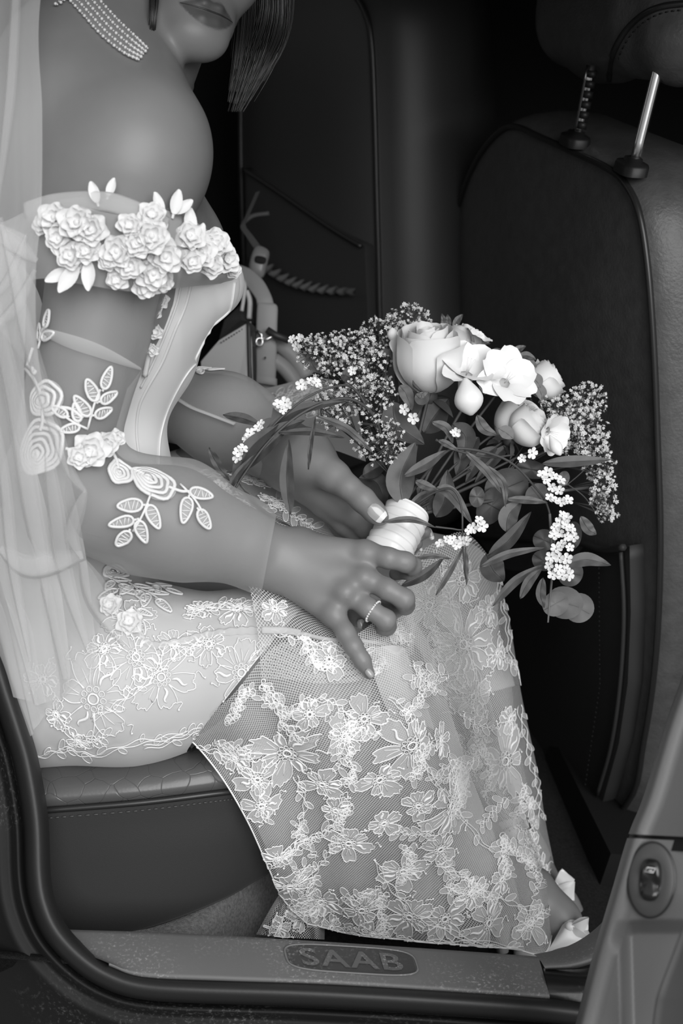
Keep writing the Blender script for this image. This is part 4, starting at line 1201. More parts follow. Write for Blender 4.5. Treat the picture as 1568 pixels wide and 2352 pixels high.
# lace strip down the bodice beside the arm
for i, (x, y, r) in enumerate([(345, 690, 26), (352, 715, 24), (336, 735, 22), (358, 760, 20), (368, 690, 22), (350, 800, 16)]):
    bloom(bod, sbo, x, y, r, 90 + i, lift=.006)
for pts in ([(345, 660), (350, 700), (345, 750), (340, 810), (330, 860)], [(372, 650), (365, 700), (350, 740), (335, 790)]):
    mb = MB(); mb.tube(sbo.path(pts, .003, 30), .003, 5); mb.build('lace_cord', M['applique'], bod)
# trims on the far sleeve
mb = MB(); q = ssf.path([(398, 910), (440, 935), (490, 955), (540, 975)], .002, 40)
mb.tube(q, .004, 5, flat=.4); mb.build('sleeve_seam', M['fill'], slf)
leaf_spray(slf, ssf, 445, 850, -.35, 70, LV3, seed=8, cord=.001)

# ---- veil: sheer folds hanging from the head over the near arm
def veil_sheet(rows, nv, nu, amp, seed):
    a = cr_grid(rows, nv, nu); r = random.Random(seed)
    u = np.linspace(0, 1, nu)[None, :]; t = np.linspace(0, 1, nv)[:, None]
    for fr, am in ((9, 1.0), (17, .6), (31, .35)):
        a[..., 2] += amp * am * np.sin(u * fr + r.uniform(0, 6) + 1.6 * np.sin(t * 3 + r.uniform(0, 6)))
        a[..., 0] += 1200 * amp * am * np.cos(u * fr + r.uniform(0, 6) + 1.6 * np.sin(t * 3)) * np.minimum(1, (1 - u) * 3)
    return PA(a)
veil = empty('veil', P(0, 100, 1.3), person)
V1 = [[(-330, -420, 1.45), (-120, -430, 1.40), (60, -430, 1.37), (170, -420, 1.40)],
      [(-330, 0, 1.38), (-150, 0, 1.32), (10, 0, 1.285), (93, 0, 1.30)],
      [(-330, 250, 1.36), (-150, 250, 1.29), (10, 250, 1.262), (97, 260, 1.275)],
      [(-330, 470, 1.35), (-150, 470, 1.27), (20, 480, 1.245), (95, 480, 1.252)],
      [(-330, 640, 1.35), (-150, 640, 1.26), (0, 640, 1.24), (82, 640, 1.248)],
      [(-330, 850, 1.36), (-150, 850, 1.27), (20, 850, 1.265), (92, 850, 1.275)],
      [(-200, 1050, 1.36), (-90, 1050, 1.29), (40, 1050, 1.285), (150, 1050, 1.30)],
      [(-120, 1280, 1.37), (-50, 1290, 1.34), (60, 1290, 1.325), (196, 1270, 1.335)],
      [(-50, 1450, 1.41), (0, 1450, 1.385), (80, 1450, 1.365), (215, 1430, 1.375)],
      [(30, 1700, 1.43), (60, 1690, 1.41), (110, 1640, 1.39), (225, 1530, 1.385)]]
mb = MB(); mb.grid(veil_sheet(V1, 110, 60, .006, 3), uv=True); mb.build('veil_layer', M['veil'], veil)
V2 = [[(-330, 440, 1.36), (-160, 450, 1.28), (-30, 500, 1.25), (60, 540, 1.25)],
      [(-330, 700, 1.36), (-160, 700, 1.26), (-40, 700, 1.245), (60, 690, 1.255)],
      [(-330, 960, 1.38), (-160, 960, 1.28), (-40, 960, 1.27), (60, 960, 1.29)],
      [(-130, 1250, 1.37), (-60, 1250, 1.33), (0, 1240, 1.32), (120, 1230, 1.335)],
      [(-20, 1480, 1.41), (10, 1480, 1.385), (60, 1500, 1.37), (160, 1520, 1.378)],
      [(20, 1600, 1.42), (40, 1600, 1.40), (80, 1620, 1.385), (150, 1600, 1.39)]]
mb = MB(); mb.grid(veil_sheet(V2, 90, 60, .008, 9), uv=True); mb.build('veil_layer', M['veil'], veil)

for pts, w in (([(45, -220, 1.30), (38, -40, 1.277), (26, 180, 1.258), (10, 330, 1.25), (-20, 560, 1.24)], 9), ([(0, 500, 1.24), (30, 620, 1.235), (60, 760, 1.242), (110, 930, 1.27), (160, 1080, 1.292), (196, 1130, 1.30)], 12), ([(196, 1128, 1.298), (180, 1170, 1.305), (165, 1230, 1.32), (188, 1285, 1.328)], 12),
               ([(-40, 560, 1.24), (0, 760, 1.24), (40, 950, 1.268), (70, 1150, 1.30), (110, 1350, 1.345), (150, 1560, 1.372)], 16), ([(-20, 900, 1.26), (10, 1100, 1.285), (30, 1300, 1.32), (70, 1520, 1.37)], 10), ([(108, 1020, 1.28), (125, 1150, 1.30), (150, 1320, 1.335), (205, 1500, 1.372)], 14), ([(80, 620, 1.245), (40, 700, 1.24), (-20, 760, 1.24)], 10), ([(-60, 500, 1.25), (30, 560, 1.243), (85, 600, 1.246)], 14), ([(60, 540, 1.245), (20, 640, 1.24), (-30, 700, 1.24)], 8),
               ([(190, 1290, 1.33), (230, 1380, 1.355), (290, 1480, 1.37)], 22), ([(0, 1260, 1.315), (60, 1300, 1.325), (130, 1290, 1.33), (190, 1275, 1.332)], 20)):
    c = cr(pts, 40); tg = np.gradient(c[:, :2], axis=0); tg /= np.linalg.norm(tg, axis=1, keepdims=True); q = np.stack([-tg[:, 1], tg[:, 0]], 1); wd_ = np.sin(np.linspace(.3, 2.84, 40))[:, None] * w * 1.5
    row = lambda s_, dd: np.concatenate([c[:, :2] + q * wd_ * s_, c[:, 2:] + dd], 1)
    mb = MB(); mb.grid(PA(np.stack([row(-1, .002), row(-.5, -.003), row(.4, -.005), row(1, -.001), row(.3, -.002), row(-.6, .0005)], 1))); mb.build('veil_fold', M['veil_fold'], veil)

# ---- choker of pearls
neck_c, neck_d = np.array(P(255, 95, 1.47)), None
ch = empty('choker', P(250, 60, 1.43), person)
c0 = cr([(120, -60), (165, -15), (205, 30), (245, 75), (290, 115), (322, 138)], 40)
wd = cr([(1,), (1,), (1,), (1,), (.9,), (.65,)], 40)[:, 0]
bandp = []; pm = MB()
tgt = np.gradient(c0, axis=0); tgt /= np.linalg.norm(tgt, axis=1, keepdims=True); nn_ = np.stack([tgt[:, 1], -tgt[:, 0]], 1)
def on_neck(x, y, lift):
    l, n = sbody.ray(x, y); return l + n * lift
for i in range(40):
    bandp.append([on_neck(*(c0[i] + nn_[i] * s * 26 * wd[i] + nn_[i] * 8), .0025) for s in (-1, -.5, 0, .5, 1)])
mb = MB(); mb.grid(bandp); mb.build('choker_band', M['tulle'], ch)
for i in range(0, 40):
    for j, s in enumerate(np.linspace(-1, 1, 5)):
        if (i + j) % 2 == 0:
            pm.ball(on_neck(*(c0[i] + nn_[i] * s * 25 * wd[i] + nn_[i] * 8), .0035), .0017, 8, 5)
        else:
            pm.ball(on_neck(*(c0[i] + nn_[i] * s * 25 * wd[i] + nn_[i] * 8), .0035), .0010, 6, 4)
pm.build('pearls', M['pearl'], ch, kind='stuff', label='small round pearls sewn in a lattice')

# ---- ring
ring = empty('ring', P(862, 1406, 1.395), person)
fa_, fb_ = np.array(P(795, 1362, 1.410)), np.array(P(886, 1424, 1.397)); ax = fb_ - fa_; ax /= np.linalg.norm(ax)
rc = fa_ + (fb_ - fa_) * .70; e1 = np.cross(ax, FW); e1 /= np.linalg.norm(e1); e2 = np.cross(ax, e1)
tt = np.arange(40) / 40 * 2 * math.pi
def ring_pt(t, out):
    d_ = Vector(math.cos(t) * e1 + math.sin(t) * e2)
    h_ = sbody.b.ray_cast(Vector(rc), d_, .03)[0]
    r_ = (h_ - Vector(rc)).length if h_ is not None else .0105
    return Vector(rc) + d_ * (min(r_, .0135) + out)
mb = MB(); mb.tube([ring_pt(t, .0003) for t in tt], .0011, 6, closed=True); mb.build('ring_band', M['chrome'], ring)
mb = MB()
for t in np.arange(34) / 34 * 2 * math.pi: mb.ball(ring_pt(t, .0012), .00125, 6, 4)
mb.build('stones', M['pearl'], ring, kind='stuff')

# ---- hair: curtains of strands beside the face and a crown
def strands(mb, roots, tips, n, jit, r=.00045, seed=0, cutlo=.66):
    rg = random.Random(seed)
    for _ in range(n):
        t = rg.random()
        q = []
        for ctrl in zip(roots, tips):
            pass
        pts = []
        jx, jy, jd = rg.gauss(0, jit), rg.gauss(0, jit * .4), rg.gauss(0, .006)
        for (a, b) in zip(roots, tips):
            pts.append((a[0] + (b[0] - a[0]) * t + jx, a[1] + (b[1] - a[1]) * t + jy * .3, a[2] + (b[2] - a[2]) * t + jd))
        cut = rg.uniform(cutlo, 1.0)
        c = cr(pts, 48); c = c[:max(6, int(48 * cut))][::3]
        rad = np.full(len(c), r * rg.uniform(.7, 1.4)); rad[-3:] *= (.8, .5, .2)
        mb.tube(PA(c), rad, 4, caps=False)
mb = MB()
# crown cap
for i in range(260):
    t = (i + .5) / 260; az = (t - .5) * 2 * 2.6
    pts = []
    for el in np.linspace(1.55, -0.45, 9):
        q = (math.sin(az) * math.cos(el) * .081, .035 + .093 * math.sin(el), -.012 - math.cos(az) * math.cos(el) * .099)
        if abs(az) > 2.0: q = (q[0] * 1.0, max(q[1], .075), q[2])
        pts.append(hd(*q))
    mb.tube(pts, .0022, 4, caps=False)
strands(mb, [(548, -170, 1.50), (548, 0, 1.51), (540, 120, 1.53), (524, 250, 1.54)], [(652, -170, 1.52), (668, 0, 1.545), (640, 120, 1.56), (545, 262, 1.56)], 420, 5, seed=1)
strands(mb, [(590, -170, 1.51), (600, 20, 1.52), (560, 150, 1.54), (526, 272, 1.55)], [(640, -170, 1.52), (655, 40, 1.54), (620, 150, 1.555), (546, 272, 1.555)], 200, 5, seed=2)
strands(mb, [(342, -170, 1.41), (346, -40, 1.40), (345, 60, 1.40), (338, 105, 1.42)], [(368, -170, 1.41), (366, -40, 1.40), (356, 60, 1.40), (348, 115, 1.42)], 90, 2, seed=3)
strands(mb, [(300, -170, 1.47), (330, -40, 1.46), (335, 40, 1.47), (335, 90, 1.48)], [(360, -170, 1.47), (365, -40, 1.46), (362, 60, 1.47), (352, 110, 1.48)], 120, 4, seed=4)
for s in range(3):
    strands(mb, [(370, 70, 1.42), (300, 60, 1.43), (215, 40, 1.43), (195, 75, 1.425)], [(372, 74, 1.42), (310, 62, 1.43), (212, 46, 1.43), (225, 92, 1.425)], 1, 2, r=.0003, seed=30 + s)
mb.build('hair', M['hair'], person, kind='stuff')
# ------------------------------------------------------------------ lace skirt
M['net_far'] = M['net']
def skirt_rows():
    near = [[(415, 1690, 1.445), (530, 1600, 1.398), (640, 1480, 1.398), (790, 1470, 1.402), (890, 1400, 1.44), (960, 1330, 1.53), (1000, 1300, 1.62)],
            [(450, 1712, 1.44), (575, 1660, 1.405), (690, 1580, 1.392), (850, 1555, 1.402), (960, 1490, 1.45), (1030, 1440, 1.54), (1065, 1400, 1.63)],
            [(512, 1790, 1.438), (640, 1750, 1.43), (765, 1710, 1.410), (905, 1690, 1.435), (1010, 1650, 1.475), (1085, 1610, 1.55), (1115, 1570, 1.66)],
            [(570, 1890, 1.46), (690, 1868, 1.465), (815, 1845, 1.460), (950, 1830, 1.48), (1060, 1800, 1.515), (1130, 1770, 1.60), (1160, 1740, 1.69)],
            [(617, 1995, 1.51), (735, 1988, 1.515), (865, 1975, 1.515), (1000, 1960, 1.53), (1115, 1935, 1.565), (1185, 1915, 1.63), (1210, 1895, 1.70)],
            [(650, 2065, 1.565), (770, 2072, 1.555), (900, 2068, 1.555), (1040, 2060, 1.565), (1160, 2045, 1.60), (1235, 2035, 1.65), (1262, 2030, 1.71)],
            [(705, 2122, 1.575), (815, 2145, 1.575), (945, 2160, 1.58), (1080, 2172, 1.59), (1180, 2180, 1.615), (1252, 2188, 1.645), (1276, 2090, 1.70)]]
    far = [[(870, 1330, 1.648), (930, 1290, 1.653), (1000, 1245, 1.658), (1062, 1222, 1.673), (1110, 1262, 1.688), (1145, 1325, 1.743), (1150, 1335, 1.808)],
           [(930, 1420, 1.648), (990, 1400, 1.653), (1050, 1385, 1.663), (1105, 1375, 1.678), (1140, 1400, 1.698), (1170, 1440, 1.753), (1172, 1445, 1.818)],
           [(985, 1580, 1.668), (1030, 1570, 1.668), (1080, 1560, 1.678), (1130, 1555, 1.693), (1165, 1560, 1.708), (1194, 1590, 1.768), (1195, 1592, 1.828)],
           [(1020, 1760, 1.698), (1065, 1755, 1.698), (1115, 1750, 1.703), (1165, 1745, 1.718), (1203, 1745, 1.738), (1230, 1760, 1.788), (1230, 1762, 1.848)],
           [(1060, 1900, 1.718), (1100, 1898, 1.718), (1145, 1893, 1.723), (1195, 1888, 1.738), (1232, 1885, 1.758), (1251, 1888, 1.803), (1251, 1890, 1.858)],
           [(1090, 2000, 1.733), (1125, 2012, 1.733), (1165, 2022, 1.738), (1210, 2030, 1.753), (1248, 2010, 1.773), (1270, 1985, 1.813), (1270, 1985, 1.868)],
           [(1095, 2015, 1.735), (1130, 2028, 1.735), (1168, 2040, 1.740), (1212, 2050, 1.755), (1250, 2028, 1.775), (1273, 2000, 1.815), (1273, 2000, 1.868)]]
    return near, far
near, far = skirt_rows()
def folds(a, amp, fr, seed, slant=0.0):
    r = random.Random(seed); nv, nu = a.shape[:2]
    u = np.linspace(0, 1, nu)[None, :]; t = np.linspace(0, 1, nv)[:, None]
    for k in range(4):
        w = fr * (1 + .6 * k); am = amp / (1 + .5 * k)
        a[..., 2] += am * np.sin(u * w * 6.28 + slant * t * 6 + r.uniform(0, 6) + .9 * np.sin(t * (3 + k) + r.uniform(0, 6))) * np.minimum(1, t * 2.5 + .15)
    return a
a = folds(cr_grid(near, 130, 120), .0062, 2.2, 4, .7)
u = np.linspace(0, 1, 120)[None, :]; t = np.linspace(0, 1, 130)[:, None]
a[..., 2] += .0025 * np.sin(t * 34 + 9 * u + 2 * np.sin(u * 11)) * np.clip((t - .78) * 5, 0, 1) * np.clip(u * 2 - .3, 0, 1)      # slumped gathers by the floor
skirt = empty('lace_skirt', P(900, 2100, 1.6), person)
mb = MB(); gn = PA(a); mb.grid(gn, uv=True); sk1 = mb.build('skirt_panel', M['net'], skirt)
a2 = folds(cr_grid(far, 110, 70), .004, 1.3, 8)
mb = MB(); gf = PA(a2); mb.grid(gf, uv=True); sk2 = mb.build('skirt_panel', M['net'], skirt)
b_ = folds(cr_grid(near, 90, 90), .009, 1.7, 21, 1.2)
b_[..., 2] += .016
b_[..., 0] += 14 * np.linspace(1, 0, 90)[None, :] * np.minimum(1, np.linspace(0, 3, 90))[:, None]
mb = MB(); mb.grid(PA(b_)[4:, :64], uv=True); mb.build('skirt_underlayer', M['under'], skirt)
# hem cords and the net edge that stands away at the slit
M['hem'] = M['thread']
for o, g in ((sk1, [gn[:, 0], gn[-1]]), (sk2, [gf[-1]])):
    for ln in g:
        mb = MB(); mb.tube(ln, .0009, 5); mb.build('hem', M['hem'], skirt)
# net over the near thigh, from the seam above to the slip edge
lap = [[(560, 1290, 1.43), (640, 1330, 1.445), (740, 1400, 1.44), (850, 1440, 1.45), (960, 1330, 1.53)],
       [(590, 1440, 1.398), (660, 1440, 1.404), (750, 1465, 1.404), (840, 1475, 1.410), (950, 1420, 1.475)],
       [(600, 1560, 1.396), (660, 1560, 1.396), (740, 1570, 1.395), (840, 1560, 1.397), (950, 1500, 1.44)]]
mb = MB(); gl = PA(cr_grid(lap, 40, 50)); mb.grid(gl, uv=True); sk3 = mb.build('skirt_panel', M['net'], skirt)
# net lap between the waist and the hands
lap2 = [[(365, 1068, 1.60), (430, 1085, 1.61), (520, 1080, 1.64), (640, 1108, 1.66), (760, 1150, 1.66), (880, 1240, 1.66)],
        [(350, 1120, 1.52), (430, 1140, 1.52), (530, 1150, 1.55), (640, 1180, 1.58), (760, 1220, 1.60), (880, 1290, 1.62)],
        [(340, 1240, 1.46), (430, 1250, 1.46), (530, 1260, 1.48), (650, 1280, 1.50), (770, 1310, 1.53), (900, 1350, 1.58)]]
mb = MB(); g2 = PA(cr_grid(lap2, 40, 70)); mb.grid(g2, uv=True); sk4 = mb.build('skirt_panel', M['net'], skirt)
# gathered skirt on the seat beyond the far arm
lap3 = [[(560, 905, 1.90), (640, 885, 1.88), (720, 868, 1.87), (800, 880, 1.87)], [(570, 950, 1.84), (650, 930, 1.82), (740, 920, 1.80), (820, 935, 1.80)], [(580, 1040, 1.76), (660, 1030, 1.74), (750, 1030, 1.73), (840, 1060, 1.72)]]
mb = MB(); g3 = PA(cr_grid(lap3, 24, 40)); mb.grid(g3, uv=True); sk5 = mb.build('skirt_lining', M['slip'], skirt)
# inner satin strips showing through the net
mb = MB(); mb.grid(PA(cr_grid([[(842, 1490, 1.412), (900, 1482, 1.415), (930, 1490, 1.43)], [(868, 1580, 1.42), (925, 1570, 1.425), (965, 1580, 1.45)], [(905, 1670, 1.45), (960, 1660, 1.455), (1000, 1680, 1.48)]], 20, 12))); mb.build('skirt_lining', M['slip'], skirt)
# trailing end of the far side hem on the carpet, left of the skirt
tr_ = [[(650, 2040, 1.565), (690, 2060, 1.57), (740, 2100, 1.58)], [(622, 2085, 1.56), (680, 2100, 1.57), (745, 2130, 1.585)], [(588, 2146, 1.555), (670, 2154, 1.565), (745, 2158, 1.58)]]
aa = folds(cr_grid(tr_, 24, 24), .006, 2, 2); mb = MB(); g5 = PA(aa); mb.grid(g5, uv=True); sk6 = mb.build('skirt_panel', M['net'], skirt)

s1, s2, s3, s4, s5, s6 = Surf(sk1), Surf(sk2), Surf(sk3), Surf(sk4), Surf(sk5), Surf(sk6)
sth, sth2 = Surf(slipn), Surf(slipf)

def flower(parent, surf, x, y, rpx, seed, petals=6, cord=.00062, bold=.35, k=None, name='lace_flower'):
    """corded lace flower: beaded heart, scalloped petals with veins, filled with dense net"""
    r = random.Random(seed); rot = r.uniform(0, 6.28); fr = surf.frame(x, y, rot); l, n, t1, t2 = fr
    k = (l - Vector(CAM)).dot(Vector(FW)) / F; R = rpx * k; mb = MB()
    circ = lambda cx, cy, rad, m: [(cx + rad * math.cos(q), cy + rad * math.sin(q)) for q in np.arange(m) / m * 2 * math.pi]
    lift = .0016
    mb.tube(cloth_pts(surf, fr, circ(0, 0, R * .12, 12), lift), cord * 1.7, 5, closed=True)
    for i in range(9):
        q = i / 9 * 6.283
        mb.tube(cloth_pts(surf, fr, circ(R * .23 * math.cos(q), R * .23 * math.sin(q), R * .065, 8), lift), cord * .9, 4, closed=True)
    for i in range(petals):
        q = (i + r.uniform(-.22, .22)) / petals * 6.283; L = R * r.uniform(.68, 1.18); wd = 6.283 / petals * r.uniform(.44, .56); jit = [r.gauss(0, .035) for _ in range(34)]
        sc = r.choice((3, 4, 5)); ph = r.uniform(0, 6)
        out = []
        for j in range(34):
            t = j / 33; s = 2 * t - 1
            rad = R * .31 + (L - R * .31) * (1 - abs(s) ** 3.4) * (1 + .07 * math.sin(sc * 2 * math.pi * t + ph) + jit[j])
            an = q + wd * (s * (1.0 + .25 * (1 - abs(s))) ) 
            out.append((rad * math.cos(an), rad * math.sin(an)))
        o3 = cloth_pts(surf, fr, out, lift)
        mb.tube(o3, cord * r.uniform(.9, 1.25), 4)
        md = R * .3 + (L - R * .3) * .45
        mb.disc_fill(cloth_pts(surf, fr, out, .0008), surf.near(l + t1 * (md * math.cos(q)) + t2 * (md * math.sin(q)), .0008, n), 1)
        if r.random() < bold:       # a fat satin-stitched vein
            w0 = [(R * (.33 + .5 * t_) * math.cos(q + .12 * math.sin(6 * t_)), R * (.33 + .5 * t_) * math.sin(q + .12 * math.sin(6 * t_))) for t_ in np.linspace(0, 1, 8)]
            mb.tube(cloth_pts(surf, fr, w0, lift), cord * np.array([1, 2, 2.6, 2.8, 2.6, 2.2, 1.6, .8]), 5, flat=.5, nrm=n)
        else:
            for dq in (-.12, .1):
                w0 = [(R * (.34 + .42 * t_) * math.cos(q + dq * (.5 + t_)), R * (.34 + .42 * t_) * math.sin(q + dq * (.5 + t_))) for t_ in np.linspace(0, 1, 6)]
                mb.tube(cloth_pts(surf, fr, w0, lift), cord * .7, 4)
        if r.random() < .6:         # small tendril ending in a knot
            b = L * .98; tq = q + wd * .6
            w0 = [(b * (1 + .28 * t_) * math.cos(tq + .1 * math.sin(5 * t_)), b * (1 + .28 * t_) * math.sin(tq + .1 * math.sin(5 * t_))) for t_ in np.linspace(0, 1, 6)]
            c3 = cloth_pts(surf, fr, w0, lift); mb.tube(c3, cord, 4); mb.ball(c3[-1], cord * 2.0, 6, 4)
    return mb.build(name, [M['thread'], M['fill']], parent)

def vine(parent, surf, pts, seed, cord=.00062, beads=False, name='lace_vine', leaves=True):
    """wavy cord with small looped leaves along pixel points"""
    r = random.Random(seed); c = cr(pts, 46); tg_ = np.gradient(c, axis=0); tg_ /= np.linalg.norm(tg_, axis=1, keepdims=True) + 1e-9
    nn = np.stack([-tg_[:, 1], tg_[:, 0]], 1); s = np.arange(46)
    mb = MB()
    for off, amp in ((-3, 3.5), (4, 3.0)):
        w = c + nn * (off + amp * np.sin(s * .9 + r.uniform(0, 6)) + 2 * np.sin(s * .37))[:, None]
        mb.tube(surf.path(w, .0016), cord, 4)
    if leaves:
        for i in range(3, 44, 5):
            sd = 1 if (i // 5) % 2 else -1; L = r.uniform(18, 30); an = r.uniform(.5, 1.0) * sd
            d = tg_[i] * math.cos(an) + nn[i] * math.sin(an); pd = np.array([-d[1], d[0]])
            o = [c[i] + d * L * (1 - math.cos(q)) / 2 + pd * L * .24 * math.sin(q) for q in np.linspace(0, 6.283, 12, endpoint=False)]
            o3 = surf.path(o, .0016); mb.tube(o3, cord * .9, 4, closed=True); mb.disc_fill(surf.path(o, .0008), surf.path([c[i] + d * L * .5], .0008)[0], 1)
    if beads:
        for i in range(0, 46, 3):
            rad = r.uniform(5, 8); q0 = c[i] + nn[i] * r.uniform(-8, 8)
            mb.tube(surf.path([q0 + rad * np.array([math.cos(q), math.sin(q)]) for q in np.arange(8) / 8 * 6.283], .0016), cord * 1.1, 4, closed=True)
    return mb.build(name, [M['thread'], M['fill']], parent)

FL = [(660, 1728, 88, 7), (590, 1790, 50, 6), (790, 1690, 52, 6), (945, 1712, 86, 7), (835, 1650, 56, 6), (870, 1790, 62, 6), (740, 1800, 52, 6), (600, 1850, 52, 5), (1035, 1850, 82, 7), (960, 1850, 48, 6),
      (800, 1935, 58, 6), (665, 2035, 62, 7), (735, 2070, 58, 6), (830, 2090, 56, 6), (925, 2000, 60, 6), (940, 2105, 60, 6), (1020, 2110, 58, 6), (1120, 2120, 62, 6), (1215, 2120, 52, 6), (1010, 1950, 52, 6),
      (640, 1970, 40, 5), (540, 1740, 40, 5), (710, 1640, 48, 6), (1010, 1700, 46, 6), (770, 1860, 44, 6), (880, 1890, 46, 5), (1080, 2050, 50, 6), (1150, 2020, 40, 5), (855, 2145, 34, 6), (760, 2130, 34, 6)]
for i, (x, y, r, p) in enumerate(FL): flower(sk1, s1, x, y, r, 100 + i, p, bold=.5 if r > 70 else .3)
for i, (x, y, r, p) in enumerate([(1062, 1480, 88, 8), (985, 1390, 66, 7), (1060, 1330, 62, 7), (1120, 1400, 44, 6), (1085, 1600, 62, 7), (1158, 1748, 82, 7), (1010, 1560, 52, 6), (1215, 1950, 46, 5), (1170, 1650, 40, 5), (1215, 1850, 30, 5), (1150, 2010, 34, 5), (1240, 1990, 28, 5), (1140, 1500, 40, 5)]):
    flower(sk2, s2, x, y, r, 200 + i, p, bold=.45)
for i, (pts, sf, pa, bd) in enumerate([
    ([(455, 1715), (510, 1730), (570, 1770), (600, 1830), (610, 1890)], s1, sk1, False), ([(640, 1660), (700, 1610), (760, 1610), (800, 1640)], s1, sk1, False),
    ([(805, 1660), (800, 1720), (810, 1770), (800, 1800)], s1, sk1, True), ([(620, 1990), (700, 1930), (770, 1890), (800, 1850)], s1, sk1, True),
    ([(700, 2050), (730, 1990), (760, 1950), (790, 1900)], s1, sk1, False), ([(860, 1970), (900, 2040), (960, 2100), (1060, 2150), (1200, 2180)], s1, sk1, False),
    ([(890, 1600), (940, 1640), (960, 1720), (1000, 1800), (1080, 1900), (1130, 1960)], s1, sk1, False), ([(1000, 1980), (1060, 2010), (1140, 2060), (1230, 2090)], s1, sk1, False),
    ([(780, 2140), (900, 2155), (1050, 2165), (1180, 2178)], s1, sk1, False), ([(600, 1570), (630, 1600), (650, 1660), (690, 1700)], s1, sk1, True),
    ([(680, 1780), (700, 1850), (680, 1920), (660, 1980)], s1, sk1, False), ([(1090, 1620), (1110, 1700), (1120, 1780), (1110, 1850)], s2, sk2, True),
    ([(1110, 1270), (1140, 1340), (1160, 1430), (1175, 1530)], s2, sk2, False), ([(1190, 1620), (1210, 1720), (1230, 1800), (1240, 1880)], s2, sk2, False),
    ([(1000, 1260), (1040, 1400), (1090, 1540), (1120, 1680)], s2, sk2, False), ([(1120, 2020), (1170, 2035), (1220, 2030), (1262, 1995)], s2, sk2, False),
    ([(1230, 1880), (1210, 1930), (1225, 1980)], s2, sk2, False),
    ([(620, 1450), (700, 1470), (770, 1490), (850, 1500)], s3, sk3, False), ([(695, 1460), (710, 1500), (730, 1530), (770, 1530)], s3, sk3, True), ([(900, 1490), (880, 1520), (860, 1550)], s3, sk3, False)]):
    vine(pa, sf, pts, 300 + i, beads=bd)
flower(sk3, s3, 755, 1515, 44, 260, 5); flower(sk3, s3, 630, 1400, 40, 261, 6, bold=.8); flower(sk3, s3, 905, 1450, 40, 262, 6)
# finer sprigs filling the ground between the flowers
_rv = random.Random(77)
for i in range(34):
    t_, u_ = _rv.uniform(.12, .97), _rv.uniform(.05, .9)
    ii, jj = int(t_ * 129), int(u_ * 119)
    x0, y0 = a[ii, jj, 0], a[ii, jj, 1]; an = _rv.uniform(0, 6.28); pts = [(x0, y0)]
    for k in range(4):
        an += _rv.uniform(-.7, .7); pts.append((pts[-1][0] + 24 * math.cos(an), pts[-1][1] + 24 * math.sin(an)))
    vine(sk1, s1, pts, 700 + i, cord=.0005, beads=i % 4 == 0)
for i in range(12):
    t_, u_ = _rv.uniform(.05, .95), _rv.uniform(.15, .8)
    ii, jj = int(t_ * 109), int(u_ * 69)
    x0, y0 = a2[ii, jj, 0], a2[ii, jj, 1]; an = _rv.uniform(1, 2.2); pts = [(x0, y0)]
    for k in range(4):
        an += _rv.uniform(-.6, .6); pts.append((pts[-1][0] + 22 * math.cos(an), pts[-1][1] + 22 * math.sin(an)))
    vine(sk2, s2, pts, 760 + i, cord=.0006)
# lace lying on the satin over the thigh
for i, (x, y, r, p) in enumerate([(215, 1605, 105, 6), (312, 1510, 72, 6), (370, 1555, 76, 6), (300, 1420, 62, 6), (480, 1480, 52, 6), (555, 1545, 74, 6), (400, 1480, 46, 6), (240, 1490, 50, 6), (545, 1400, 46, 6), (460, 1400, 42, 6), (180, 1700, 34, 5), (130, 1640, 36, 5), (100, 1560, 48, 6)]):
    flower(slipn, sth, x, y, r, 400 + i, p, bold=.4)
for i, pts in enumerate([[(85, 1735), (150, 1720), (220, 1730), (330, 1700), (430, 1680)], [(330, 1715), (420, 1690), (500, 1650), (570, 1600), (610, 1530)], [(440, 1690), (520, 1660), (590, 1610)], [(130, 1725), (200, 1700), (240, 1690)], [(420, 1420), (470, 1400), (530, 1390), (590, 1400)], [(210, 1650), (280, 1610), (340, 1560), (400, 1510), (470, 1470)], [(600, 1470), (590, 1540), (575, 1600)]]):
    vine(slipn, sth, pts, 420 + i)
# thick lace ridge (seam) across the thigh
mb = MB(); q = sth.path([(300, 1440), (345, 1482), (400, 1478), (470, 1462), (540, 1452), (600, 1450)], .0015, 50)
mb.tube(q, .0042 + .0008 * np.sin(np.arange(50) * 1.7), 8, flat=.3, nrm=-FW); mb.build('seam', M['fill'], slipn)
mb = MB(); mb.tube(s3.path([(600, 1449), (650, 1450), (690, 1456)], .003, 20), .0036, 8, flat=.4, nrm=-FW); mb.tube(s3.path([(690, 1456), (750, 1470), (810, 1474), (870, 1480), (930, 1500)], .002, 30), .0022, 6, flat=.5, nrm=-FW); mb.build('seam', M['fill'], sk3)
# satin-leaf applique on the hip
for i, (x, y, a, s) in enumerate([(250, 1330, -.9, 80), (275, 1350, -1.6, 90), (300, 1345, -1.2, 80), (330, 1360, -.9, 90), (345, 1345, -.6, 80), (310, 1400, -1.3, 70)]):
    leaf_spray(slipn, sth, x, y, a, s, LV3, seed=50 + i, cord=.0011)
swirl(slipn, sth, 265, 1318, 34, 24, .3, 4); bloom(slipn, sth, 300, 1430, 34, 66); bloom(slipn, sth, 255, 1395, 28, 67)
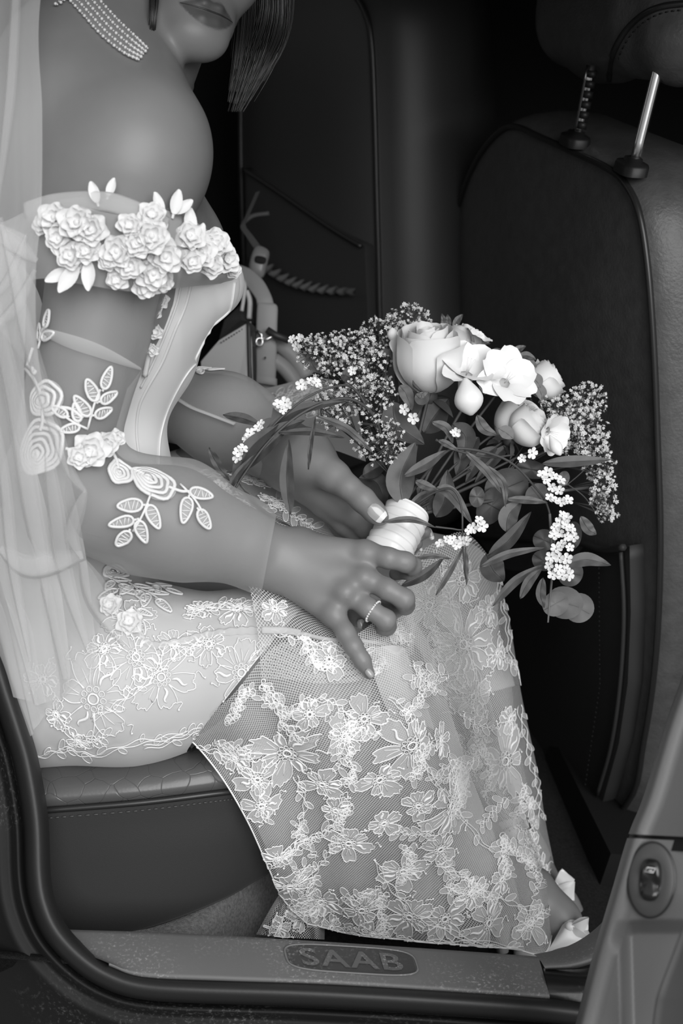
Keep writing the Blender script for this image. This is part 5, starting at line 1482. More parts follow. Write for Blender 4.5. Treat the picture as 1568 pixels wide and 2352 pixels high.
# lap lace near the waist
for i, (x, y, r, p) in enumerate([(430, 1110, 46, 6), (500, 1120, 44, 6), (575, 1105, 48, 6), (620, 1150, 34, 5), (470, 1160, 36, 5), (560, 1165, 36, 6)]):
    flower(sk4, s4, x, y, r, 500 + i, p)
vine(sk4, s4, [(400, 1085), (470, 1095), (540, 1090), (610, 1110)], 520); vine(sk4, s4, [(640, 1165), (680, 1190), (720, 1215)], 521); vine(sk4, s4, [(560, 1200), (600, 1180), (640, 1150)], 522)
flower(sk5, s5, 700, 905, 40, 530, 5); flower(sk5, s5, 640, 930, 34, 531, 5); vine(sk5, s5, [(600, 920), (660, 905), (720, 885)], 532); flower(sk5, s5, 740, 950, 36, 533)
flower(sk6, s6, 690, 2105, 44, 540, 6); flower(sk6, s6, 640, 2130, 34, 541, 6)

# ------------------------------------------------------------------ shoes
def strap(mb, pts, w, th=.0012, nrm=None):
    c = PA(cr(pts, 24)); tg_ = np.gradient(c, axis=0); tg_ /= np.linalg.norm(tg_, axis=1, keepdims=True)
    n_ = -FW; sd = np.cross(tg_, n_); sd /= np.linalg.norm(sd, axis=1, keepdims=True); nn = np.cross(sd, tg_)
    g = np.stack([c - sd * w, c - sd * w * .9 + nn * th, c + sd * w * .9 + nn * th, c + sd * w, c - nn * th * .5], 1)
    mb.grid(g, close_u=True)
def bow_loop(mb, c, d, side, n, L, Wd):
    g = []
    for t in np.linspace(0, 1, 9):
        w = Wd * (.25 + .75 * math.sin(math.pi * t * .62))
        h = L * .28 * math.sin(math.pi * t)
        g.append([c + d * L * t + side * w * s + n * (h + .004 * s) for s in (-1, -.4, .4, 1)])
    for t in np.linspace(1, 0, 6):
        w = Wd * (.25 + .75 * math.sin(math.pi * t * .62))
        g.append([c + d * L * t + side * w * s - n * (.12 * L * math.sin(math.pi * t)) for s in (-1, -.4, .4, 1)])
    mb.grid(g)
rt, up, fw = Vector(RT), Vector(UP), Vector(-FW)
shoe = empty('shoe', P(1290, 2165, 1.68), person)
mb = MB(); o = np.array([P(x, y, d) for x, y, d in [(1185, 2180, 1.68), (1230, 2188, 1.665), (1290, 2192, 1.665), (1345, 2196, 1.68), (1372, 2190, 1.71), (1350, 2176, 1.73), (1290, 2164, 1.72), (1220, 2160, 1.71)]])
shell(mb, cr(o, 36, closed=True), np.array([0, 0, 1.0]), .002, [(.002, -.003), (.001, -.010), (-.004, -.012)]); mb.build('sole', M['shoe'], shoe)
mb = MB()
rows = [[(1250, 2190, 1.652), (1290, 2176, 1.650), (1330, 2172, 1.652), (1372, 2182, 1.67)], [(1262, 2176, 1.650), (1296, 2158, 1.648), (1332, 2156, 1.652), (1368, 2170, 1.672)], [(1276, 2152, 1.655), (1302, 2134, 1.652), (1334, 2138, 1.66), (1362, 2160, 1.68)], [(1292, 2122, 1.665), (1312, 2112, 1.665), (1340, 2122, 1.675), (1358, 2152, 1.69)]]
mb.grid(PA(cr_grid(rows, 12, 16))); mb.build('upper', M['shoe'], shoe)
mb = MB(); c = P(1308, 2128, 1.655); bow_loop(mb, c, (rt * .9 + up * .15).normalized(), up, fw, .022, .008); bow_loop(mb, c, (rt * .55 - up * .6).normalized(), (rt * .6 + up * .6).normalized(), fw, .02, .008); mb.ball(c, .006, 8, 6); mb.build('bow', M['shoe'], shoe)
mb = MB(); mb.tube([P(1150, 2120, 1.665), P(1152, 2160, 1.67), P(1154, 2186, 1.672)], [.011, .008, .007], 10); mb.build('heel', M['shoe'], shoe)
shoe2 = empty('shoe', P(1290, 2100, 1.81), person)
mb = MB(); o = np.array([P(x, y, d) for x, y, d in [(1195, 2080, 1.81), (1240, 2100, 1.79), (1290, 2106, 1.79), (1340, 2120, 1.80), (1352, 2112, 1.83), (1320, 2090, 1.845), (1260, 2078, 1.84)]])
shell(mb, cr(o, 32, closed=True), np.array([0, 0, 1.0]), .002, [(.002, -.003), (.001, -.012), (-.004, -.014)]); mb.build('sole', M['shoe'], shoe2)
mb = MB(); c = P(1275, 2040, 1.77); bow_loop(mb, c, (rt * .5 + up * .55).normalized(), (rt * .6 - up * .5).normalized(), fw, .024, .010); bow_loop(mb, c, (rt * .75 - up * .1).normalized(), up, fw, .024, .013); bow_loop(mb, c, (rt * .45 - up * .8).normalized(), rt, fw, .030, .013); mb.ball(c, .008, 8, 6); mb.build('bow', M['shoe'], shoe2)
mb = MB(); strap(mb, [(1120, 1912, 1.757), (1150, 1925, 1.75), (1190, 1905, 1.75), (1222, 1890, 1.762), (1236, 1884, 1.775)], .0075); strap(mb, [(1128, 1905, 1.757), (1170, 1890, 1.752), (1210, 1880, 1.758)], .005); mb.build('ankle_strap', M['shoe'], shoe2)
mb = MB(); strap(mb, [(1120, 1915, 1.755), (1150, 1935, 1.752), (1180, 1950, 1.75), (1198, 1985, 1.752), (1205, 2030, 1.76)], .0065); strap(mb, [(1140, 2000, 1.752), (1190, 2008, 1.75), (1250, 2000, 1.765)], .006); mb.build('instep_strap', M['shoe'], shoe2)
mb = MB(); q = [P(x, y, 1.744) for x, y in ((1200, 1880), (1212, 1878), (1218, 1902), (1206, 1906))]; mb.tube(q, .0011, 5, closed=True); mb.build('buckle', M['metal_dark'], shoe2)
for x, y in ((1170, 1908), (1188, 1901)):
    mb = MB(); mb.ball(P(x, y, 1.745), .0012, 6, 4); mb.build('strap_hole', M['dark'], shoe2)
# ------------------------------------------------------------------ the bouquet
def bz(X, Y): return 640 + X / 1.912, 660 + Y / 1.912      # bouquet close-up -> photograph pixels
bouquet = empty('bouquet', P(890, 1265, 1.53))
tag(bouquet, 'white bridal bouquet of roses, freesia and gypsophila bound with satin ribbon', 'bouquet')
rt, up, fw = Vector(RT), Vector(UP), Vector(-FW)
def D3(x, y, z=0.0): return (rt * x - up * y + fw * z).normalized()    # x right, y down, z towards the viewer

# ribbon-wrapped handle
h0, h1 = np.array(P(893, 1262, 1.515)), np.array(P(938, 1172, 1.54))
axh = (h1 - h0) / np.linalg.norm(h1 - h0)
e1 = np.cross(axh, FW); e1 /= np.linalg.norm(e1); e2 = np.cross(axh, e1)
hl = np.linalg.norm(h1 - h0)
tt = np.arange(36) / 36 * 2 * math.pi
M['ribbon'].node_tree.nodes['Principled BSDF'].inputs['Roughness'].default_value = .22
g = []
for i in range(60):
    z = -.45 + 1.42 * i / 59
    q = (z * 5.2 + tt / 6.283 * 1.0 + .06 * np.sin(tt * 2)) % 1.0
    rad = .0255 * (1 - .06 * z) + .0016 * q ** 1.5 + .0004 * np.sin(tt * 5 + z * 9)
    g.append(h0 + axh * (hl * z) + (rad * np.cos(tt))[:, None] * e1 + (rad * np.sin(tt))[:, None] * e2)
mb = MB(); mb.grid(np.stack(g), close_u=True); mb.disc_fill(g[-1], h1 + axh * .0); mb.disc_fill(g[0], h0 - axh * hl * .45)
mb.build('ribbon_wrap', M['ribbon'], bouquet)

def stem(p0, p1, p2, r=.0016, n=14, name='stem', m='stem'):
    a, b, c = (np.array(q) for q in (p0, p1, p2))
    t = np.linspace(0, 1, n)[:, None]
    mb = MB(); mb.tube((1 - t) ** 2 * a + 2 * t * (1 - t) * b + t * t * c, r, 6); return mb.build(name, M[m], bouquet)
for x, y, d, mx, my, md in [(985, 905, 1.56, 945, 1050, 1.57), (1085, 900, 1.56, 985, 1060, 1.57), (1130, 1000, 1.58, 1000, 1090, 1.57), (1195, 985, 1.58, 1020, 1110, 1.57), (1250, 1020, 1.6, 1040, 1120, 1.58),
                            (830, 900, 1.57, 900, 1060, 1.57), (780, 850, 1.6, 890, 1050, 1.58), (900, 760, 1.62, 920, 1000, 1.6), (870, 1010, 1.53, 900, 1100, 1.54), (1310, 1010, 1.62, 1060, 1130, 1.58), (1350, 1120, 1.62, 1100, 1150, 1.57), (1160, 880, 1.58, 1000, 1080, 1.58),
                            (1015, 1120, 1.55, 960, 1150, 1.54), (1080, 1080, 1.56, 980, 1140, 1.55)]:
    j = rnd.uniform(-.008, .008)
    stem(h1 + e1 * j + e2 * rnd.uniform(-.008, .008) - axh * .01, P(mx, my, md), P(x, y, d), rnd.uniform(.0014, .0024))

def rose(c, axis, R, Ht, seed, name='rose', label=None, layers=None, mname='petal', spin=None):
    r = random.Random(seed); a = axis.normalized(); e = a.cross(fw).normalized() if abs(a.dot(fw)) < .95 else a.cross(rt).normalized(); b = a.cross(e)
    mb = MB()
    mb.ball(c - a * .004, R * .30, 10, 6)
    for i in range(5):       # sepals
        q = i * 1.2566 + .4; d = e * math.cos(q) + b * math.sin(q); sd = a.cross(d)
        mb.grid([[c + d * (R * .25 + R * .75 * t) - a * (R * (.10 + .35 * t * t)) + sd * (R * .16 * math.sin(math.pi * (.15 + .85 * t)) * s) for s in (-1, 0, 1)] for t in np.linspace(0, 1, 6)])
    root = mb.build(name, M['leaf'], bouquet)
    if label: root['label'] = label
    layers = layers or [(.12, .96, 2, 1.9, .0), (.24, 1.0, 3, 1.4, .0), (.37, 1.02, 3, 1.3, .01), (.50, 1.02, 3, 1.25, .03), (.64, 1.0, 3, 1.2, .05), (.80, .98, 3, 1.15, .08), (.96, .93, 3, 1.12, .12), (1.06, .84, 2, .8, .24)]
    for li, (Rl, Hl, n, w, curl) in enumerate(layers):
        th = r.uniform(0, 6) if spin is None else spin + li * .7
        for i in range(n):
            t0 = th + i / n * 6.283 + r.uniform(-.12, .12); g = []; hh = Hl * r.uniform(.94, 1.04); tipn = r.uniform(0, .02)
            for t in np.linspace(0, 1, 13):
                row = []
                for s in np.linspace(-1, 1, 13):
                    te = t * (1 - .14 * abs(s) ** 6 + tipn * max(0, 1 - abs(s) * 3) * t)
                    rr_ = R * Rl * (1 - max(0, 1 - te) ** 2.6) ** .62
                    rr_ *= 1 - .22 * max(0, te - .45) / .55 * (1 - curl * 1.3)
                    rr_ += R * curl * max(0, te - .72) ** 2 * 9 * (.7 + .5 * abs(s))
                    rr_ += R * .03 * s * Rl + R * .012 * math.sin(7 * s + li) * te
                    z = Ht * (hh * te - curl * .9 * max(0, te - .86) ** 1.3)
                    an = t0 + s * w * (.55 + .45 * min(1, te * 2.5))
                    row.append(c + a * z + (e * math.cos(an) + b * math.sin(an)) * rr_)
                g.append(row)
            mb = MB(); mb.grid(g); mb.build('petal', M[mname], root)
    return root
rose(P(982, 905, 1.575), D3(-.02, -1, .42), PX(84, 1.55), PX(158, 1.55), 11, label='large pale open rose at the top of the bouquet', spin=.9)
rose(P(1150, 1010, 1.585), D3(.45, -.8, .2), PX(50, 1.57), PX(100, 1.57), 12, label='pale half hidden rosebud under the freesia', layers=[(.3, .98, 3, 1.35, 0), (.5, 1, 4, 1.1, .03), (.75, 1, 4, 1.0, .06), (.95, .97, 4, .95, .1)])
rose(P(1175, 1005, 1.57), D3(.75, -.62, .45), PX(54, 1.56), PX(88, 1.56), 13, label='small frilled pale rose at the right of the bouquet')
rose(P(1215, 900, 1.61), D3(.8, -.6, .1), PX(46, 1.6), PX(80, 1.6), 14, label='pale rose peeping out behind the freesia')
rose(P(1045, 830, 1.625), D3(.4, -.9, .1), PX(48, 1.6), PX(84, 1.6), 15, label='pale rose behind the large rose')

def flare(c, axis, L, R, seed, n=6, name='freesia', label=None, openness=1.0):
    """funnel flower with n rounded petals"""
    r = random.Random(seed); a = axis.normalized(); e = a.cross(fw).normalized() if abs(a.dot(fw)) < .95 else a.cross(rt).normalized(); b = a.cross(e)
    mb = MB(); q = np.arange(14) / 14 * 6.283
    mb.grid(np.stack([[np.array(c + a * (-L * .55 + L * .6 * t) + (e * math.cos(k) + b * math.sin(k)) * (R * (.07 + .20 * t ** 1.6))) for k in q] for t in np.linspace(0, 1, 7)]), close_u=True)
    root = mb.build(name, M['freesia'], bouquet)
    if label: root['label'] = label
    for i in range(n):
        t0 = i / n * 6.283 + r.uniform(-.1, .1); inner = i % 2; g = []; wd = R * r.uniform(.42, .52) * (1.1 if inner else .95); op = openness * r.uniform(.8, 1.15)
        d = e * math.cos(t0) + b * math.sin(t0); sd = a.cross(d)
        for t in np.linspace(0, 1, 10):
            row = []
            w = wd * (math.sin(math.pi * min(.97, .16 + .72 * t)) ** .75)
            for s in np.linspace(-1, 1, 7):
                rad = R * (.16 + op * .85 * t ** 1.25) - R * .10 * s * s * (1 - t) + R * .05 * math.sin(3 * s + i) * t
                z = L * (.0 + .62 * t - .34 * op * t * t) + R * .10 * s * s * (1 - .3 * t) + (.012 * R * inner)
                row.append(c + a * z + d * rad + sd * w * s)
            g.append(row)
        mb = MB(); mb.grid(g); mb.build('petal', M['freesia'], root)
    mb = MB()
    for i in range(3): mb.tube([c, c + a * L * .45 + (e * (i - 1) + b * .4) * R * .09], R * .016, 4)
    mb.build('stamen', M['freesia'], root)
    return root
flare(P(1070, 862, 1.545), D3(.22, -.75, .75), PX(105, 1.54), PX(90, 1.54), 21, label='large white freesia bloom beside the big rose', openness=.85)
flare(P(1158, 880, 1.545), D3(.30, -.35, .85), PX(95, 1.54), PX(78, 1.54), 22, label='open white freesia bloom with curled petals')
flare(P(1255, 990, 1.56), D3(.55, .25, .75), PX(80, 1.55), PX(60, 1.55), 23, label='white freesia bloom low on the right', openness=.7)
flare(P(1090, 790, 1.60), D3(.5, -.8, .3), PX(60, 1.6), PX(44, 1.6), 24, label='white freesia bloom at the top behind others', openness=.7)
def bud(x0, y0, x1, y1, w, d, label=None):
    a, b = np.array(P(x0, y0, d)), np.array(P(x1, y1, d - .004)); t = np.linspace(0, 1, 14); mb = MB()
    prof = np.sin(np.pi * (t * .93 + .05)) ** .8 * (0.45 + .75 * t) * (1 - .25 * t ** 6)
    mb.tube(a + (b - a) * t[:, None], np.maximum(PX(w, d) * prof, .0004), 14); o = mb.build('freesia_bud', M['freesia'], bouquet)
    if label: o['label'] = label
bud(1068, 868, 1082, 954, 40, 1.50, 'large drooping white freesia bud'); bud(1118, 852, 1113, 905, 19, 1.53); bud(1262, 1000, 1287, 1046, 17, 1.535); bud(1238, 985, 1222, 1000, 10, 1.55); bud(903, 790, 900, 752, 15, 1.58); bud(1212, 990, 1205, 1002, 8, 1.55)

def leaf(pts, wpx, d=1.52, m='leaf', fold=.25, tilt=None, seed=0, dz=(0, 0, 0), name='leaf', prof=None):
    """pointed leaf along pixel points, folded on its midrib"""
    c = cr([(x, y, d + z) for (x, y), z in zip(pts, dz)], 18); q = PA(c); tg_ = np.gradient(q, axis=0); tg_ /= np.linalg.norm(tg_, axis=1, keepdims=True)
    n_ = -FW + (np.array(tilt) if tilt is not None else 0.25 * UP); sd = np.cross(tg_, n_); sd /= np.linalg.norm(sd, axis=1, keepdims=True); nn = np.cross(sd, tg_)
    t = np.linspace(0, 1, 18); w = (np.sin(np.pi * t ** .85) ** .8 if prof is None else prof(t)) * PX(wpx / 2, d) + .0002
    g = np.stack([q + sd * (w * s)[:, None] + nn * ((abs(s) * fold * w) + .0003 * np.sin(t * 19 + s * 3))[:, None] for s in (-1, -.55, -.12, 0, .12, .55, 1)], 1)
    mb = MB(); mb.grid(g)
    mb.tube(q + nn * .0004, np.linspace(.0007, .0002, 18), 4)
    return mb.build(name, M[m], bouquet)
def zl(pts, w, d=1.52, m='leaf', **k): return leaf([bz(*p) for p in pts], w / 1.912, d, m, **k)
zl([(455, 1032), (580, 1020), (690, 1055)], 28, 1.475); zl([(885, 1228), (1010, 1172), (1165, 1143)], 36, 1.52); zl([(920, 1178), (1010, 1110), (1108, 985)], 62, 1.54, 'leaf_dark'); zl([(1060, 1368), (1100, 1290), (1155, 1235)], 42, 1.54)
zl([(940, 1400), (1040, 1290), (1172, 1213)], 40, 1.55); zl([(1255, 1222), (1350, 1195), (1458, 1220)], 62, 1.56); zl([(1155, 775), (1300, 765), (1458, 757)], 52, 1.56); zl([(815, 718), (910, 808), (978, 905)], 36, 1.515)
zl([(550, 830), (650, 775), (735, 715)], 50, 1.50); zl([(545, 955), (535, 830), (600, 680)], 125, 1.52); zl([(52, 998), (35, 840), (45, 668)], 62, 1.42, 'leaf_dark'); zl([(130, 800), (140, 690), (162, 568)], 20, 1.45, 'leaf_dark')
zl([(0, 640), (150, 635), (290, 662)], 34, 1.47, 'leaf_dark'); zl([(165, 565), (300, 622), (415, 728)], 34, 1.47); zl([(500, 500), (520, 600), (640, 690)], 130, 1.555, 'leaf_dark'); zl([(640, 640), (680, 570), (745, 490)], 130, 1.57, 'leaf_dark')
zl([(1325, 1005), (1358, 1060), (1395, 1085)], 52, 1.57); zl([(1160, 1275), (1150, 1350), (1165, 1408)], 44, 1.55); zl([(690, 1352), (750, 1250), (812, 1140)], 26, 1.50); zl([(535, 1315), (640, 1262), (725, 1188)], 44, 1.46, 'leaf_dark')
zl([(595, 1192), (680, 1180), (755, 1193)], 24, 1.46); zl([(672, 592), (735, 618), (765, 685)], 40, 1.50); zl([(700, 672), (740, 690), (790, 720)], 30, 1.50); zl([(1000, 1075), (1010, 1000), (1065, 940)], 85, 1.545, 'leaf'); zl([(690, 1010), (730, 930), (740, 800)], 95, 1.545, 'leaf_dark')
zl([(690, 880), (760, 910), (850, 1040)], 56, 1.51); zl([(600, 850), (640, 870), (700, 890)], 40, 1.51); zl([(910, 780), (985, 860), (995, 965)], 30, 1.52); zl([(820, 1140), (822, 1230), (825, 1310)], 22, 1.51); zl([(370, 830), (420, 800), (480, 770)], 70, 1.56, 'leaf_dark')
zl([(350, 840), (430, 860), (470, 960)], 90, 1.57, 'leaf_dark'); zl([(545, 1005), (620, 920), (690, 895)], 30, 1.53); zl([(760, 600), (820, 660), (800, 760)], 90, 1.56, 'leaf_dark'); zl([(880, 660), (820, 720), (780, 830)], 90, 1.57, 'leaf_dark'); zl([(960, 700), (880, 760), (820, 860)], 60, 1.57, 'leaf_dark')
zl([(1010, 690), (940, 760), (860, 860)], 50, 1.575, 'leaf_dark'); zl([(530, 430), (560, 470), (585, 540)], 60, 1.545, 'leaf'); zl([(600, 470), (630, 490), (660, 460)], 60, 1.535, 'leaf'); zl([(1000, 930), (1090, 935), (1180, 945)], 34, 1.54)
zl([(655, 1000), (640, 900), (600, 840)], 70, 1.55, 'leaf_dark'); zl([(870, 560), (900, 620), (960, 650)], 50, 1.545, 'leaf'); zl([(965, 620), (1000, 640), (1030, 665)], 60, 1.54, 'leaf_pale'); zl([(1130, 370), (1100, 330), (1060, 300)], 40, 1.60, 'leaf'); zl([(715, 185), (725, 150), (715, 115)], 26, 1.63); zl([(740, 190), (745, 150), (740, 118)], 24, 1.63); zl([(765, 180), (785, 145), (808, 118)], 30, 1.63); zl([(780, 185), (820, 175), (858, 178)], 26, 1.63)
zl([(950, 340), (960, 300), (990, 280)], 70, 1.58, 'leaf_dark'); zl([(1030, 310), (1050, 275), (1085, 258)], 34, 1.60); zl([(1045, 320), (1085, 300), (1130, 318)], 36, 1.6); zl([(1095, 390), (1130, 410), (1150, 440)], 60, 1.585, 'leaf_pale'); zl([(1120, 420), (1150, 460), (1155, 500)], 50, 1.585, 'leaf_pale')
zl([(130, 290), (150, 340), (190, 380)], 50, 1.58); zl([(440, 280), (480, 300), (500, 330)], 50, 1.58); zl([(270, 380), (300, 390), (330, 410)], 60, 1.56); zl([(910, 1170), (940, 1240), (990, 1290)], 110, 1.585, 'leaf_dark')
for pts, w, d in (([(480, 1028), (500, 1068), (527, 1105)], 20, 1.46), ([(512, 953), (560, 962), (602, 978)], 24, 1.5), ([(548, 1110), (600, 1172), (672, 1212)], 11, 1.44), ([(535, 1105), (575, 1030), (640, 975)], 40, 1.47), ([(560, 1080), (610, 1030), (660, 985)], 28, 1.475), ([(600, 1000), (680, 945), (800, 920)], 24, 1.49), ([(520, 1140), (545, 1090), (590, 1040)], 16, 1.455), ([(600, 1030), (640, 990), (700, 965)], 30, 1.48)):
    leaf(pts, w, d, 'leaf_dark')
def disc_leaf(x, y, rx, ry, rot, d, m='leaf_pale', cup=.2):
    c = P(x, y, d); k = d / F; mb = MB(); ca, sa = math.cos(rot), math.sin(rot)
    A = rt * ca - up * sa; B = rt * sa + up * ca; g = []
    for rr_ in np.linspace(0, 1, 6):
        g.append([c + A * (rx * k * rr_ * math.cos(q)) + B * (ry * k * rr_ * math.sin(q)) + fw * (cup * k * ry * rr_ * rr_ * math.sin(q) * .8 + .0006 * math.sin(5 * q) * rr_) for q in np.arange(26) / 26 * 6.283])
    mb.grid(g, close_u=True); mb.tube([c - A * rx * k, c + A * rx * k * .8], .0005, 4); return mb.build('leaf', M[m], bouquet)
for X, Y, rx, ry, ro, d, m in [(1255, 1385, 82, 72, .3, 1.59, 'leaf_pale'), (1318, 1408, 66, 66, .5, 1.605, 'leaf_pale'), (1215, 1390, 60, 55, -.5, 1.58, 'leaf_pale'), (1280, 1255, 56, 60, .2, 1.60, 'leaf'), (1165, 1110, 50, 48, .4, 1.60, 'leaf'), (1290, 1090, 40, 62, .1, 1.60, 'leaf_dark'), (1160, 1200, 50, 44, .6, 1.59, 'leaf'), (1000, 880, 100, 85, -.4, 1.58, 'leaf_dark'), (935, 960, 60, 90, .5, 1.575, 'leaf_dark'), (1130, 905, 40, 52, .9, 1.57, 'leaf_pale'), (1250, 840, 26, 34, .3, 1.59, 'leaf_pale'), (1110, 800, 70, 40, .2, 1.59, 'leaf_dark'), (870, 920, 34, 46, .1, 1.545, 'leaf')]:
    disc_leaf(*bz(X, Y), rx / 1.912, ry / 1.912, ro, d, m)

# trailing stems
def trail(pts, d, r=.0013, m='stem'):
    c = cr([(x, y, dd) for (x, y), dd in zip(pts, d)], 40); mb = MB(); mb.tube(PA(c), np.linspace(r, r * .6, 40), 6); return mb.build('stem', M[m], bouquet)
trail([(880, 1010), (850, 945), (790, 915), (700, 945), (620, 1010), (560, 1090), (530, 1140)], [1.54, 1.52, 1.50, 1.485, 1.475, 1.465, 1.46], .002)
trail([(885, 1030), (820, 900), (760, 890), (680, 930), (600, 1010), (545, 1110)], [1.54, 1.52, 1.5, 1.49, 1.48, 1.465], .0016)
trail([(930, 1150), (1010, 1050), (1060, 1030), (1160, 1055), (1225, 1115), (1262, 1180), (1275, 1330)], [1.53, 1.51, 1.51, 1.53, 1.55, 1.56, 1.57], .0018)
trail([(1000, 1010), (1050, 1035), (1120, 1050), (1180, 1045)], [1.51, 1.51, 1.53, 1.55], .0016)
trail([(935, 1170), (1000, 1130), (1040, 1125), (1060, 1170), (1062, 1250), (1070, 1330)], [1.53, 1.51, 1.5, 1.5, 1.5, 1.51], .0014)
trail([(1000, 1210), (1035, 1214), (1065, 1216), (1100, 1195)], [1.475, 1.48, 1.485, 1.49], .0011)
trail([(1300, 1110), (1340, 1140), (1370, 1180), (1385, 1195)], [1.60, 1.61, 1.62, 1.62], .0008); trail([(1300, 1115), (1330, 1090), (1360, 1060), (1380, 1040)], [1.6, 1.61, 1.62, 1.62], .0008)
trail([(1262, 1180), (1268, 1300), (1262, 1380), (1258, 1430)], [1.56, 1.565, 1.57, 1.565], .0016, 'leaf_pale')

# gypsophila
def gyp(regions, root, seed, label, rpx=5.0):
    r = random.Random(seed); mb = MB()
    for (cx, cy, rx, ry, d, n) in regions:
        hub = P(cx + (root[0] - cx) * .35, cy + (root[1] - cy) * .35, d + .01)
        mb.tube([P(*root), hub], .0008, 4, 1)
        nodes = []
        for i in range(max(4, n // 9)):
            q, s = r.uniform(0, 6.283), math.sqrt(r.random()) * .7
            nodes.append(P(cx + rx * s * math.cos(q), cy + ry * s * math.sin(q), d + r.uniform(-.02, .02) + .006)); mb.tube([hub, nodes[-1]], .0005, 3, 1)
        for i in range(n):
            q, s = r.uniform(0, 6.283), math.sqrt(r.random())
            p = P(cx + rx * s * math.cos(q), cy + ry * s * math.sin(q), d + r.uniform(-.028, .028))
            b = min(nodes, key=lambda z: (z - p).length); mb.tube([b, p], .00035, 3, 1, caps=False)
            ax = (p - b).normalized() * .6 + Vector((r.gauss(0, 1), r.gauss(0, 1), r.gauss(0, 1))) * .5 + fw * .5; ax.normalize()
            e = ax.orthogonal().normalized(); f_ = ax.cross(e); R = PX(rpx, d) * r.uniform(.65, 1.2)
            o = r.random() < .72
            vs = [p]; fs = []
            m_ = 6
            for k in range(m_):
                a0 = k / m_ * 6.283 + r.uniform(-.2, .2); dv = e * math.cos(a0) + f_ * math.sin(a0); sv = ax.cross(dv); h = (.35 if o else 1.1)
                vs += [p + dv * R * .55 + sv * R * .3 + ax * R * h * .6, p + dv * R * (1.0 if o else .55) + ax * R * h, p + dv * R * .55 - sv * R * .3 + ax * R * h * .6]
                j = 1 + 3 * k; fs.append((0, j, j + 1, j + 2))
            mb.add(vs, fs, 0)
            mb.ball(p + ax * R * .2, R * .38, 5, 4, 0)
            mb.ball(p - ax * R * .2, R * .3, 4, 3, 1)
    return mb.build('gypsophila_spray', [M['gyp'], M['stem']], bouquet, kind='stuff', label=label)
gyp([(940, 735, 52, 38, 1.63, 148), (880, 765, 56, 42, 1.61, 162), (800, 800, 66, 46, 1.59, 202), (740, 815, 58, 50, 1.58, 162), (790, 860, 66, 50, 1.57, 175), (860, 850, 40, 60, 1.575, 121), (710, 790, 34, 22, 1.58, 48)], (900, 1040, 1.58), 1, 'cloud of tiny white florets left of the large rose', 5.7)
gyp([(850, 910, 62, 46, 1.545, 135), (770, 930, 60, 44, 1.55, 94), (870, 1010, 62, 58, 1.51, 162), (760, 960, 40, 30, 1.54, 54)], (905, 1100, 1.53), 2, 'sparse tiny white florets above the far thumb', 5.6)
gyp([(1300, 940, 46, 44, 1.61, 108), (1350, 920, 44, 42, 1.63, 108), (1345, 990, 54, 52, 1.62, 148), (1310, 1010, 44, 44, 1.60, 108), (1375, 1060, 40, 46, 1.63, 108), (1385, 1130, 34, 52, 1.63, 108), (1395, 1180, 24, 22, 1.63, 35), (1265, 930, 24, 20, 1.6, 32)], (1150, 1100, 1.58), 3, 'cloud of tiny white florets at the right of the bouquet', 6.2)

# small five-petalled blossoms on the trailing sprays: one mesh, copied
def blossom_mesh():
    mb = MB()
    for i in range(5):
        a0 = i * 1.2566
        d = np.array([math.cos(a0), math.sin(a0), 0]); s = np.array([-math.sin(a0), math.cos(a0), 0]); z = np.array([0, 0, 1.0])
        mb.grid([[d * (.12 + .88 * t) + s * (w * q) + z * (.10 + .25 * t - .1 * t * t + .10 * q * q) for q in (-1, -.4, .4, 1)] for t, w in ((0, .1), (.3, .27), (.6, .38), (.85, .33), (1.0, .12))])
    mb.ball((0, 0, .06), (.13, .13, .14), 7, 5, 1); mb.tube([(0, 0, .05), (0, 0, -.8)], [.10, .05], 5, 1)
    return mb
bm0 = blossom_mesh(); proto = bm0.build('blossom', [M['blossom'], M['leaf_pale']], bouquet)
BL = [(505, 1128, 1.455), (520, 1120, 1.455), (512, 1140, 1.452), (528, 1138, 1.45), (500, 1112, 1.457), (545, 1040, 1.465), (556, 1032, 1.466), (548, 1052, 1.465), (572, 995, 1.475), (566, 1008, 1.474), (600, 975, 1.478), (593, 985, 1.477), (640, 930, 1.485), (655, 925, 1.485), (648, 940, 1.484), (662, 932, 1.486), (700, 885, 1.50), (725, 880, 1.50), (690, 882, 1.5), (712, 878, 1.5), (672, 780, 1.575), (690, 776, 1.575), (682, 795, 1.572), (705, 790, 1.575), (810, 852, 1.54), (1042, 998, 1.495), (1050, 992, 1.495),
      (1220, 1040, 1.53), (1198, 1052, 1.535), (1245, 1092, 1.535), (1258, 1085, 1.535), (1270, 1095, 1.54), (1285, 1105, 1.545), (1252, 1105, 1.535), (1268, 1118, 1.54), (1285, 1128, 1.545), (1272, 1150, 1.54), (1290, 1152, 1.545), (1262, 1145, 1.54), (1303, 1150, 1.55),
      (1290, 1185, 1.545), (1302, 1192, 1.55), (1280, 1200, 1.545), (1272, 1210, 1.54), (1296, 1210, 1.545), (1310, 1215, 1.55), (1285, 1222, 1.54), (1272, 1232, 1.54), (1300, 1232, 1.545), (1318, 1235, 1.55), (1290, 1252, 1.54), (1276, 1262, 1.54), (1308, 1258, 1.545), (1265, 1278, 1.54), (1285, 1282, 1.54), (1302, 1284, 1.545), (1262, 1300, 1.54), (1280, 1308, 1.54), (1298, 1308, 1.545), (1268, 1322, 1.54), (1290, 1325, 1.54), (1305, 1320, 1.545),
      (1075, 1216, 1.48), (1088, 1212, 1.48), (1100, 1198, 1.485), (1106, 1208, 1.485), (1012, 1250, 1.475), (1025, 1242, 1.475), (1038, 1240, 1.475), (1048, 1250, 1.475), (1062, 1242, 1.478), (1072, 1246, 1.48), (930, 940, 1.52), (950, 960, 1.52)]
